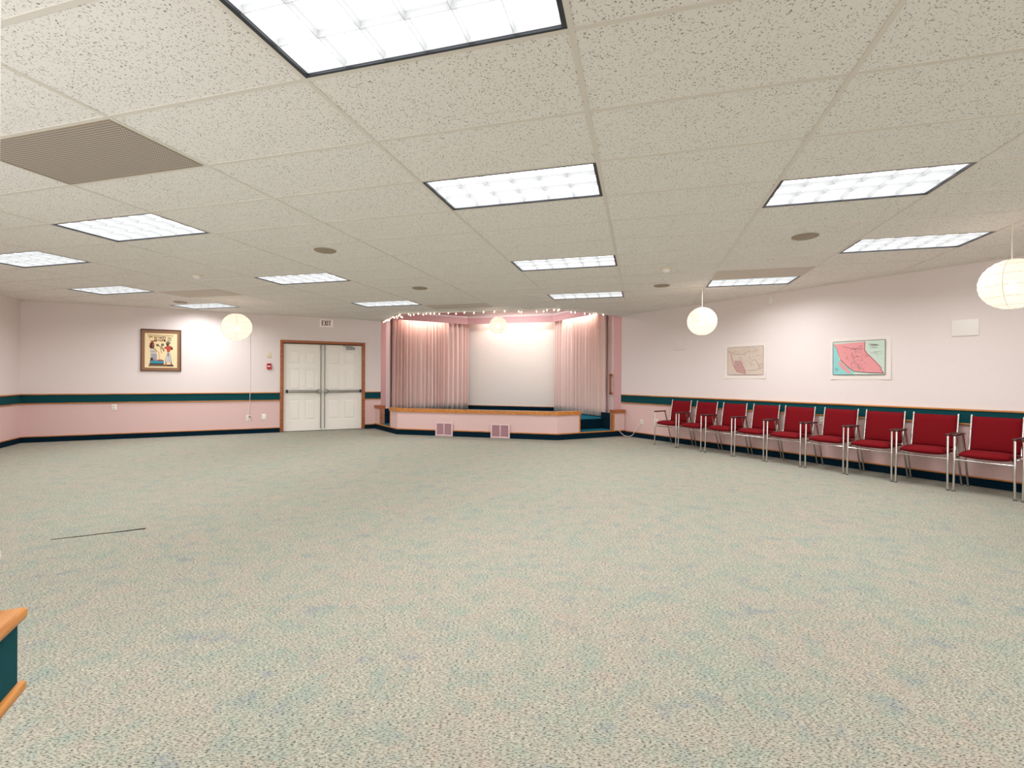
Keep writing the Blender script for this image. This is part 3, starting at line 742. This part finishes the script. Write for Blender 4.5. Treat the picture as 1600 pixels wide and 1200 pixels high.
# bright metal edge along the ceiling opening
m = MB()
for P, Q in zip(CEDGE, CEDGE[1:]):
    a = frame_of(P, Q); nx, ny = -math.sin(a), math.cos(a)
    m.prism([(P[0] + nx * 0.012, P[1] + ny * 0.012), (Q[0] + nx * 0.012, Q[1] + ny * 0.012), (Q[0] - nx * 0.012, Q[1] - ny * 0.012), (P[0] - nx * 0.012, P[1] - ny * 0.012)], CEIL - 0.022, CEIL + 0.002)
struct(m.build('trim_9', M['tbar']))

# ------------------------------------------------------------------ stage
def lerp(P, Q, t): return (P[0] + (Q[0] - P[0]) * t, P[1] + (Q[1] - P[1]) * t)
stage = thing('stage', 'low carpeted stage with pink front, oak cap and teal steps in the alcove', 'stage', (-0.8, 11.2, 0))
SO = Vector((-0.8, 11.2, 0))
def offs(pts, d):
    """offset open polyline to its left by d"""
    out = []
    for k, p in enumerate(pts):
        ns = []
        if k > 0: a = frame_of(pts[k - 1], p); ns.append((-math.sin(a), math.cos(a)))
        if k < len(pts) - 1: a = frame_of(p, pts[k + 1]); ns.append((-math.sin(a), math.cos(a)))
        nx = sum(n[0] for n in ns); ny = sum(n[1] for n in ns); l2 = nx * nx + ny * ny
        out.append((p[0] + nx * d * len(ns) / l2, p[1] + ny * d * len(ns) / l2))
    return out
def ribbon(pts, d0, d1, z0, z1, mt, name):
    a, b = offs(pts, d0), offs(pts, d1); m = MB()
    for k in range(len(pts) - 1):
        m.prism([(a[k][0] - SO.x, a[k][1] - SO.y), (a[k + 1][0] - SO.x, a[k + 1][1] - SO.y), (b[k + 1][0] - SO.x, b[k + 1][1] - SO.y), (b[k][0] - SO.x, b[k][1] - SO.y)], z0, z1)
    return m.build(name, mt, stage)
FRONT = [L0, L1, R1, R0]            # left to right; left side of travel = into the alcove
l_open = (lerp(L1, L0, 0.31), lerp(L1, L0, 0.751))
r_open = (lerp(R1, R0, 0.325), lerp(R1, R0, 0.82))
sh = lambda pts: [(p[0] - SO.x, p[1] - SO.y) for p in pts]
ribbon(FRONT, 0.0, 0.06, 0.0, 0.112, M['navy'], 'plinth')
ribbon(FRONT, -0.014, 0.05, 0.112, 0.130, M['oak'], 'plinth_cap')
PZ = 0.49
mid = [l_open[0], L1, R1, r_open[0]]
ribbon(mid, 0.010, 0.11, 0.130, PZ, M['wall_low'], 'parapet')
ribbon(mid, -0.018, 0.135, PZ, PZ + 0.070, M['oak'], 'parapet_cap')
ribbon([L0, l_open[1]], 0.010, 0.11, 0.130, PZ, M['wall_low'], 'side_parapet')
ribbon([L0, l_open[1]], -0.018, 0.135, PZ, PZ + 0.070, M['oak_red'], 'side_parapet_cap')
ribbon([r_open[1], R0], 0.010, 0.11, 0.130, PZ, M['wall_low'], 'side_parapet')
ribbon([r_open[1], R0], -0.018, 0.135, PZ, PZ + 0.070, M['oak_red'], 'side_parapet_cap')
# oak posts at the openings
for (p, q, t0) in ((l_open[0], L1, 'i'), (r_open[0], R1, 'i'), (l_open[1], L0, 'i'), (r_open[1], R0, 'i')):
    d = dist(p, q); e = lerp(p, q, 0.028 / d)
    seg = [p, e]
    # keep left-to-right travel order
    if (p, q) in (((l_open[0]), L1),) or p == r_open[1]: pts = [p, e]
    else: pts = [e, p]
    if p == l_open[1]: pts = [e, p]
    ribbon(pts, 0.004, 0.115, 0.130, PZ, M['oak'], 'end_post')
# step landings at plinth height (teal carpet), between plinth and risers
DZ = 0.35
def quad_step(o, name, d0, d1, z0, z1, mt):
    return ribbon(o, d0, d1, z0, z1, mt, name)
lo_ = [l_open[1], l_open[0]]; ro_ = [r_open[0], r_open[1]]
for oo in (lo_, ro_):
    quad_step(oo, 'lower_step', 0.052, 0.40, 0.0, 0.142, M['stage_carpet'])
    quad_step(oo, 'step_riser', 0.385, 0.42, 0.142, DZ - 0.02, M['navy'])
# navy carpeted cheeks beside the steps
def cheek(p, q, name='step_cheek'):
    """short wall going into the alcove at opening end p, on the side away from the opening"""
    a = frame_of(p, q); tx, ty = math.cos(a), math.sin(a); nx, ny = -ty, tx
    return (tx, ty, nx, ny)
for oo, ends in ((lo_, (-1, 1)), (ro_, (-1, 1))):
    a = frame_of(oo[0], oo[1]); tx, ty = math.cos(a), math.sin(a); nx, ny = -ty, tx
    for e in ends:
        p = oo[0] if e < 0 else oo[1]
        th = 0.02
        q = [(p[0] + nx * 0.115, p[1] + ny * 0.115), (p[0] + nx * 0.42, p[1] + ny * 0.42)]
        q2 = [(a_[0] + tx * th * e, a_[1] + ty * th * e) for a_ in q]
        pl4 = sh([q[0], q2[0], q2[1], q[1]])
        MB().prism(pl4, 0.0, PZ if (oo is lo_ and e < 0) or (oo is ro_ and e > 0) else DZ, ).build('step_cheek', M['navy'], stage)
# deck
back = [(2.24, 10.56), (2.14, 10.80), (1.29, 12.565), (-1.395, 13.375), (-3.12, 12.34), (-3.14, 11.84), (-3.16, 11.5)]
deck_front = [offs([L0, l_open[1]], 0.11)[0], offs([L0, l_open[1]], 0.11)[1], (offs(lo_, 0.40)[0]), (offs(lo_, 0.40)[1]), offs(mid, 0.11)[0], offs(mid, 0.11)[1], offs(mid, 0.11)[2], offs(mid, 0.11)[3],
              offs(ro_, 0.40)[0], offs(ro_, 0.40)[1], offs([r_open[1], R0], 0.11)[0], (2.30, 10.22)]
deck_front[0] = (-3.12, 11.36)
MB().prism(sh(deck_front + back), DZ - 0.03, DZ, 0, 1).build('deck', [M['stage_carpet'], M['navy']], stage)
# back wall base of the stage
m = MB(); m.box(0.02, dist((-1.40, 13.39), (1.30, 12.575)) - 0.02, -0.014, -0.001, DZ, DZ + 0.10, 1); m.bbox(0.02, dist((-1.40, 13.39), (1.30, 12.575)) - 0.02, -0.018, -0.001, DZ + 0.10, DZ + 0.115, 0.003, 0)
o = m.build('baseboard_stage', [M['oak'], M['navy']]); place(o, (-1.40, 13.39), (1.30, 12.575)); struct(o)

# floor registers on the stage front
for lab, s0, s1 in (('pale pink floor vent on the stage front, left one of the pair', 0.900, 1.288), ('pale pink floor vent on the stage front, right one of the pair', 2.108, 2.514)):
    t = thing('floor_register', lab, 'vent', group='vents in the stage front'); place(t, L1, R1, (s0 + s1) / 2, 0.148, 0.016)
    w = s1 - s0; h = 0.288; fr = MB()
    for (x0, x1, z0, z1) in ((-w / 2, w / 2, -h / 2, -h / 2 + 0.030), (-w / 2, w / 2, h / 2 - 0.03, h / 2), (-w / 2, -w / 2 + 0.032, -h / 2 + 0.03, h / 2 - 0.03), (w / 2 - 0.032, w / 2, -h / 2 + 0.03, h / 2 - 0.03), (-0.011, 0.011, -h / 2 + 0.03, h / 2 - 0.03)):
        fr.bbox(x0, x1, -0.012, 0.0, z0, z1, 0.002)
    fr.build('register_frame', M['register'], t)
    sl = MB(); n = 14
    for k in range(n):
        z = -h / 2 + 0.036 + (h - 0.072) * k / (n - 1)
        for a, b in ((-w / 2 + 0.032, -0.011), (0.011, w / 2 - 0.032)):
            sl.add([(a, -0.008, z - 0.006), (b, -0.008, z - 0.006), (b, -0.002, z + 0.006), (a, -0.002, z + 0.006), (a, -0.009, z - 0.005), (b, -0.009, z - 0.005), (b, -0.003, z + 0.007), (a, -0.003, z + 0.007)], [(0, 1, 2, 3), (4, 7, 6, 5), (0, 4, 5, 1), (3, 2, 6, 7)])
    sl.box(-w / 2 + 0.03, w / 2 - 0.03, -0.0015, 0.0, -h / 2 + 0.03, h / 2 - 0.03)
    sl.build('register_slats', M['register_dark'], t)

# grab handle on the right jamb
t = thing('grab_bar', 'upright oak grab bar on the pink jamb beside the right steps', 'handle', (2.225, 10.62, 1.10), 0.0)
MB().bbox(-0.055, -0.020, -0.075, -0.045, -0.225, 0.225, 0.006).build('bar', M['oak_red'], t)
for z in (-0.215, 0.195): MB().bbox(-0.055, 0.015, -0.075, -0.03, z - 0.012, z + 0.032, 0.006).build('bracket', M['oak_red'], t)

# ------------------------------------------------------------------ valance
VAL = [(-3.02, 11.87), (-1.22, 12.95), (1.045, 12.28), (2.05, 10.44)]
v = thing('valance', 'pink boxed valance above the stage curtains hiding the strip lights', 'valance', (-0.1, 12.3, 2.70))
a_, b_ = VAL, offs(VAL, 0.022); m = MB(); m2 = MB()
for k in range(3):
    q = [(p[0] + 0.1, p[1] - 12.3) for p in (a_[k], a_[k + 1], b_[k + 1], b_[k])]; m.prism(q, -0.012, 0.15)
    c_ = offs(VAL, -0.012); q = [(p[0] + 0.1, p[1] - 12.3) for p in (c_[k], c_[k + 1], b_[k + 1], b_[k])]; m2.prism(q, 0.15, 0.20)
m.build('valance_board', M['rose'], v); m2.build('valance_cap', M['rose_pale_lit'], v)

# curtains
def curtain(name, label, path, z0, z1, nf, amp, seed):
    random.seed(seed)
    (x0, y0), (x1, y1) = path; Lc = math.hypot(x1 - x0, y1 - y0); tx, ty = (x1 - x0) / Lc, (y1 - y0) / Lc; nx, ny = -ty, tx
    n = nf * 10; nz = 14
    ws = [random.uniform(0.6, 1.45) for _ in range(nf)]; tot = sum(ws); am = [random.uniform(0.6, 1.25) for _ in range(nf)]
    us = []; off = []; u = 0
    for k in range(nf):
        for j in range(10):
            f = j / 10; us.append((u + ws[k] * f) / tot * Lc)
            off.append(am[k] * amp * (math.sin(2 * PI * f) + 0.25 * math.sin(4 * PI * f + k)))
        u += ws[k]
    us.append(Lc); off.append(0)
    vs = []
    for i in range(nz + 1):
        t = i / nz; z = z0 + (z1 - z0) * t; g_ = 1.0 if t < 0.9 else 1.0 - 0.35 * (t - 0.9) / 0.1
        for q in range(len(us)):
            sway = 0.012 * math.sin(us[q] * 9 + seed) * (1 - t)
            vs.append((x0 + tx * (us[q] + sway) + nx * off[q] * g_, y0 + ty * (us[q] + sway) + ny * off[q] * g_, z))
    w = len(us); fs = [(i * w + q, i * w + q + 1, (i + 1) * w + q + 1, (i + 1) * w + q) for i in range(nz) for q in range(w - 1)]
    cx, cy = (x0 + x1) / 2, (y0 + y1) / 2
    t_ = thing(name, label, 'curtain', (cx, cy, z0), 0, 'stage curtains')
    m = MB().add([(a - cx, b - cy, c - z0) for a, b, c in vs], fs, 0, True)
    o = m.build('curtain_fabric', M['curtain'], t_, recalc=False)
    so = o.modifiers.new('thickness', 'SOLIDIFY'); so.thickness = 0.003
    MB().tube([(x0 - cx, y0 - cy, z1 - z0 + 0.012), (x1 - cx, y1 - cy, z1 - z0 + 0.012)], 0.012, 8).build('curtain_track', M['white'], t_)
    return t_
curtain('stage_curtain', 'wide dusty pink pleated curtain on the left side of the stage', [(-3.075, 12.18), (-1.22, 13.20)], DZ + 0.02, 2.86, 21, 0.056, 4)
curtain('stage_curtain', 'dusty pink pleated curtain on the right side of the stage', [(1.11, 12.52), (2.105, 10.66)], DZ + 0.02, 2.86, 18, 0.052, 9)

# strip lights behind the valance
def strip(label, P, Q, z, d=0.065):
    a = frame_of(P, Q); nx, ny = -math.sin(a) * d, math.cos(a) * d; n = dist(P, Q)
    cx, cy = (P[0] + Q[0]) / 2 + nx, (P[1] + Q[1]) / 2 + ny
    t = thing('strip_light', label, 'strip light', (cx, cy, z), a, 'strip lights behind the valance')
    MB().tube([(-n / 2, 0, 0), (n / 2, 0, 0)], 0.014, 10).build('tube', M['tube'], t)
    MB().bbox(-n / 2 - 0.02, n / 2 + 0.02, -0.055, 0.055, 0.020, 0.060, 0.004).build('housing', M['white'], t)
    for s in (-1, 1): MB().box(s * n / 2 - 0.012, s * n / 2 + 0.012, -0.03, 0.016, -0.016, 0.02).build('lamp_holder', M['plate'], t)
strip('strip light lighting the top of the left stage curtain', lerp(VAL[0], VAL[1], 0.13), lerp(VAL[0], VAL[1], 0.72), 2.80)
strip('strip light lighting the back wall of the stage behind the round lantern', lerp(VAL[1], VAL[2], 0.14), lerp(VAL[1], VAL[2], 0.92), 2.80)
strip('strip light lighting the top of the right stage curtain', lerp(VAL[2], VAL[3], 0.16), lerp(VAL[2], VAL[3], 0.80), 2.80)

t = thing('added_stage_light', 'unseen light added on the raised ceiling to brighten the stage', 'ceiling light', (-0.1, 11.5, ALC - 0.001), -YAW)
MB().bbox(-0.62, 0.62, -0.16, 0.16, -0.06, 0.0, 0.01).build('fill_housing', M['white'], t)
MB().box(-0.58, 0.58, -0.13, 0.13, -0.066, -0.0605).build('fill_diffuser', M['emit'], t)  # added lamp, never in view, lifts the brightness inside the alcove
ld = bpy.data.lights.new('stage_fill_lamp', 'AREA'); ld.shape = 'RECTANGLE'; ld.size = 1.2; ld.size_y = 0.28; ld.energy = 44.0; ld.color = LIGHT_RGB
lo = bpy.data.objects.new('stage_fill_lamp', ld); COL.objects.link(lo); lo.parent = t; lo.location = (0, 0, -0.072)

# ------------------------------------------------------------------ fairy lights along the ceiling edge
t = thing('fairy_lights', 'string of small warm fairy lights along the ceiling edge over the stage', 'fairy lights', (-0.5, 10.0, CEIL))
edge = offs(list(reversed(CEDGE)), -0.03)      # just on the room side of the edge, left to right
us = [599, 601, 604, 606, 607, 610, 613, 615, 619, 622, 624, 626, 628, 638, 641, 646, 653, 661, 665.5, 672, 678, 686, 700, 712, 725, 740, 755, 772, 788, 810, 814, 838, 849, 854, 865, 871, 873, 892, 898, 913, 921, 927, 931, 942]
us_extra = [602, 608, 616, 620]
def on_edge(u):
    r = (u - 800) / 740.42
    for P, Q in zip(edge, edge[1:]):
        den = (Q[0] - P[0]) - r * (Q[1] - P[1])
        if abs(den) < 1e-9: continue
        k = (r * P[1] - P[0]) / den
        if 0 <= k <= 1: return lerp(P, Q, k)
random.seed(11); wire = []
for u in sorted(us + us_extra):
    p = on_edge(u)
    if not p: continue
    dz = -random.uniform(0.018, 0.045) - (0.03 if u < 630 else 0) * random.random() * 1.6
    x, y = p[0] + 0.5, p[1] - 10.0
    MB().lathe([(0.0005, 0.018), (0.007, 0.010), (0.0085, -0.004), (0.005, -0.014), (0.0005, -0.017)], (x, y, dz - 0.012), 8).build('fairy_bulb', M['fairy'], t)
    wire += [(x - 0.03, y + 0.002, -0.012 - 0.01 * random.random()), (x, y, dz + 0.008)]
wire.append((2.70, 0.12, -0.015)); wire.append((2.80, 0.15, -0.03))
MB().tube(wire, 0.0022, 5).build('wire', M['cord'], t)

# ------------------------------------------------------------------ paper lanterns
def lantern(label, x, y, z, R, nrib=11, cordx=0.0):
    t = thing('paper_lantern', label, 'paper lantern', (x, y, z), 0, 'round paper lanterns')
    sv = MB(); seg = 28; prof = []; N = nrib * 2
    rt = 0.20
    a0 = math.asin(0.30)
    for k in range(N + 1):
        a = -PI / 2 + a0 + (PI - 2 * a0) * k / N
        rr = R * (1.0 if k % 2 == 0 else 0.985)
        prof.append((rr * math.cos(a), rr * math.sin(a) * 0.985))
    sv.lathe(prof, seg=seg); sv.build('lantern_shade', M['lantern'], t)
    rb = MB()
    for k in range(2, N, 4):
        r_, z_ = prof[k]; rb.tube([(r_ * 1.002 * math.cos(2 * PI * j / 20), r_ * 1.002 * math.sin(2 * PI * j / 20), z_) for j in range(21)], 0.0016, 4, cap=False)
    for j in range(4):
        a = 2 * PI * j / 4 + 0.5; rb.tube([(r_ * 1.002 * math.cos(a), r_ * 1.002 * math.sin(a), z_) for r_, z_ in prof], 0.0016, 4, cap=False)
    rb.build('wire_ribs', M['rib'], t)
    zt = prof[-1][1]; r1 = prof[-1][0]
    MB().tube([(-r1, 0, zt), (-r1 * 0.4, 0, zt + 0.01), (r1 * 0.4, 0, zt + 0.01), (r1, 0, zt)], 0.002, 5).build('wire_frame', M['steel'], t)
    MB().tube([(0, 0, CEIL - z - 0.001), (0, 0, 0.075)], 0.0045, 6).build('hanging_cord', M['cord'], t)
    MB().lathe([(0.018, 0.075), (0.02, 0.03), (0.018, 0.028)], seg=12).build('lamp_socket', M['plate'], t)
    MB().lathe([(0.012, 0.03), (0.03, -0.01), (0.034, -0.035), (0.022, -0.062), (0.0005, -0.07)], seg=14).build('light_bulb', M['bulb'], t)
lantern('round paper lantern hanging before the door wall, between picture and doors', -4.941, 8.50, 2.112, 0.247)
lantern('round paper lantern hanging by the right wall near the stage', 2.823, 7.05, 2.080, 0.212)
lantern('biggest looking round paper lantern, cut off by the right edge', 4.290, 4.07, 2.047, 0.218)
lantern('small looking round paper lantern hanging centrally before the stage', -0.278, 9.40, 2.271, 0.176)

# ------------------------------------------------------------------ cable and carpet seam
o = MB().tube([(2.12, 10.62, 0.358), (2.17, 10.52, 0.362), (2.215, 10.42, 0.30), (2.225, 10.22, 0.20), (2.23, 10.02, 0.152), (2.26, 9.98, 0.136), (2.29, 9.97, 0.09), (2.36, 9.96, 0.03), (2.45, 9.92, 0.012), (2.52, 9.87, 0.05), (2.56, 9.82, 0.15), (2.60, 9.79, 0.24), (2.635, 9.705, 0.30), (2.64, 9.71, 0.34)], 0.006, 6).build('extension_cable', M['cord'])
tag(o, 'white cable trailing from the stage steps down to the outlet by the corner', 'cable')
m = MB(); a, b = (-3.412, 3.515), (-2.917, 3.778); pts = []
for k in range(9): p = lerp(a, b, k / 8); pts.append((p[0], p[1] + 0.004 * math.sin(k * 1.9), 0.0015))
m.tube(pts, [0.0025, 0.003, 0.004, 0.0035, 0.004, 0.004, 0.005, 0.006, 0.007], 6, 0)
o = m.build('carpet_seam', M['slot']); tag(o, 'thin dark open seam in the carpet at left', 'carpet seam')

# ------------------------------------------------------------------ chairs
def make_chair():
    t = thing('armchair', 'x', 'chair')
    hw = 0.232       # half distance between the side frames
    # side frames: front leg, arm tube, raked rear leg
    for s in (-1, 1):
        x = s * hw
        fl = MB().tube([(x + s * 0.004, -0.275, 0.008), (x, -0.268, 0.30), (x, -0.262, 0.595), (x, -0.255, 0.612)], 0.0115, 8); fl.build('front_leg', M['chrome'], t)
        rl = MB().tube([(x, 0.000, 0.612), (x, 0.012, 0.595), (x, 0.080, 0.40), (x + s * 0.004, 0.205, 0.008)], 0.0110, 8); rl.build('rear_leg', M['chrome'], t)
        MB().bbox(x - 0.020, x + 0.020, -0.280, 0.022, 0.606, 0.628, 0.009).build('arm_pad', M['arm'], t)
        for yy in ((-0.275), (0.205)): MB().lathe([(0.0155, 0.0), (0.0155, 0.014), (0.012, 0.018)], (x + s * 0.004, yy, 0), 10).build('foot_glide', M['rubber'], t)
    MB().tube([(-hw, -0.268, 0.352), (hw, -0.268, 0.352)], 0.0085, 8).build('front_stretcher', M['chrome'], t)
    sf = MB(); sf.tube([(-hw, -0.266, 0.372), (-0.19, -0.14, 0.398), (-0.19, 0.09, 0.392)], 0.0075, 6); sf.tube([(hw, -0.266, 0.372), (0.19, -0.14, 0.398), (0.19, 0.09, 0.392)], 0.0075, 6)
    sf.tube([(-hw, 0.085, 0.39), (hw, 0.085, 0.39)], 0.0085, 6); sf.tube([(-hw, -0.10, 0.392), (hw, -0.10, 0.392)], 0.0075, 6); sf.build('seat_frame', M['chrome'], t)
    # seat cushion: rounded front, dished
    n, k = 14, 14; vs = []; W, Dp = 0.213, 0.205
    def cushion(u, v):
        # superellipse outline, domed top
        return (max(0, 1 - abs(u) ** 4) * max(0, 1 - abs(v) ** 4)) ** 0.5
    for j in range(k + 1):
        for i in range(n + 1):
            u, v_ = -1 + 2 * i / n, -1 + 2 * j / k
            xx = W * u * math.sqrt(1 - 0.10 * v_ * v_) ; yy = Dp * v_ * math.sqrt(1 - 0.06 * u * u) - (0.030 * (1 - u * u) if v_ < 0 else 0) * abs(v_)
            vs.append((xx, yy - 0.075, 0.416 + 0.042 * cushion(u, v_) - 0.018 * max(0, v_) ))
    top = len(vs)
    for (x_, y_, z_) in vs[:top]: vs.append((x_ * 0.97, y_ * 0.98, 0.416 - (z_ - 0.416) * 0.75 - 0.012))
    fs = []
    for j in range(k):
        for i in range(n):
            q = j * (n + 1) + i; fs.append((q, q + 1, q + n + 2, q + n + 1)); fs.append((top + q, top + q + n + 1, top + q + n + 2, top + q + 1))
    ring = [i for i in range(n + 1)] + [j * (n + 1) + n for j in range(1, k + 1)] + [k * (n + 1) + i for i in range(n - 1, -1, -1)] + [j * (n + 1) for j in range(k - 1, 0, -1)]
    for a, b in zip(ring, ring[1:] + ring[:1]): fs.append((a, top + a, top + b, b))
    MB().add(vs, fs, 0, True).build('seat', M['red'], t)
    # back: padded slab, slightly curved, leaning back
    bv = []; n, k = 10, 10
    for side in (0, 1):
        for j in range(k + 1):
            for i in range(n + 1):
                u = -1 + 2 * i / n; w = j / k
                pad = 0.016 * (max(0, 1 - abs(u) ** 6) * max(0, 1 - abs(2 * w - 1) ** 6)) ** 0.5 + 0.004
                yc = 0.120 + 0.075 * w + 0.010 * (1 - u * u)
                bv.append((0.197 * u, yc + (pad if side else -pad), 0.425 + 0.385 * w))
    T_ = (n + 1) * (k + 1); fs = []
    for j in range(k):
        for i in range(n):
            q = j * (n + 1) + i; fs.append((q, q + n + 1, q + n + 2, q + 1)); fs.append((T_ + q, T_ + q + 1, T_ + q + n + 2, T_ + q + n + 1))
    ring = [i for i in range(n + 1)] + [j * (n + 1) + n for j in range(1, k + 1)] + [k * (n + 1) + i for i in range(n - 1, -1, -1)] + [j * (n + 1) for j in range(k - 1, 0, -1)]
    for a, b in zip(ring, ring[1:] + ring[:1]): fs.append((a, T_ + a, T_ + b, b))
    MB().add(bv, fs, 0, True).build('backrest', M['red'], t)
    for s in (-1, 1):
        x = s * 0.207; MB().tube([(s * 0.20, 0.06, 0.392), (x, 0.108, 0.400), (x, 0.126, 0.44), (x, 0.202, 0.828)], 0.0105, 6, flat=0.9).build('back_post', M['chrome'], t)
    return t
chair0 = make_chair()
def dup(root):
    r = root.copy(); COL.objects.link(r)
    for ch in root.children:
        c = ch.copy(); COL.objects.link(c); c.parent = r
        for g_ in ch.children:
            d = g_.copy(); COL.objects.link(d); d.parent = c
    return r
FEET = [((2.685, 8.804), (2.930, 8.430)), ((2.957, 8.385), (3.190, 7.950)), ((3.226, 7.893), (3.485, 7.500)), ((3.521, 7.482), (3.744, 7.050)), ((3.770, 7.002), (4.009, 6.585)),
        ((4.058, 6.558), (4.290, 6.120)), ((4.317, 6.081), (4.545, 5.680)), ((4.578, 5.635), (4.815, 5.245)), ((4.860, 5.200), (5.090, 4.800)), ((5.130, 4.745), (5.369, 4.348))]
CL = ['red chair with chrome arms nearest the stage, first of the row',
      'red chair with chrome arms, second from the stage end of the row',
      'red chair with chrome arms, third from the stage end of the row',
      'red chair with chrome arms, fourth from the stage end of the row',
      'red chair with chrome arms, fifth in the row, just before the wall outlet',
      'red chair with chrome arms, sixth from the stage, just after the wall outlet',
      'red chair with chrome arms directly below the pink map, seventh from the stage',
      'red chair with chrome arms, eighth from the stage, right of the pink map',
      'red chair with chrome arms, the nearest one fully in the picture',
      'red chair at the right edge, only its chrome leg and post in view']
wd = math.atan2(D[1] - C[1], D[0] - C[0])
jit = [0.02, -0.03, 0.01, -0.015, 0.01, -0.01, 0.0, 0.015, 0.0, 0.0]
protos = [chair0] + [dup(chair0) for _ in FEET[1:]]
for k, (p, q) in enumerate(FEET):
    t = protos[k]
    cx, cy = (p[0] + q[0]) / 2, (p[1] + q[1]) / 2
    a = wd + jit[k]
    # the front feet stand at local y = -0.275; local -y points into the room
    pull = (0.03, 0.02, 0.01)[k] if k < 3 else 0.0
    fx, fy = math.sin(a) * (0.275 - pull), -math.cos(a) * (0.275 - pull)
    t.location = (cx - fx, cy - fy, 0); t.rotation_euler = (0, 0, a)
    tag(t, CL[k], 'chair', 'red chairs along the right wall')
    t['group'] = 'red chairs along the right wall'
bpy.context.view_layer.update()
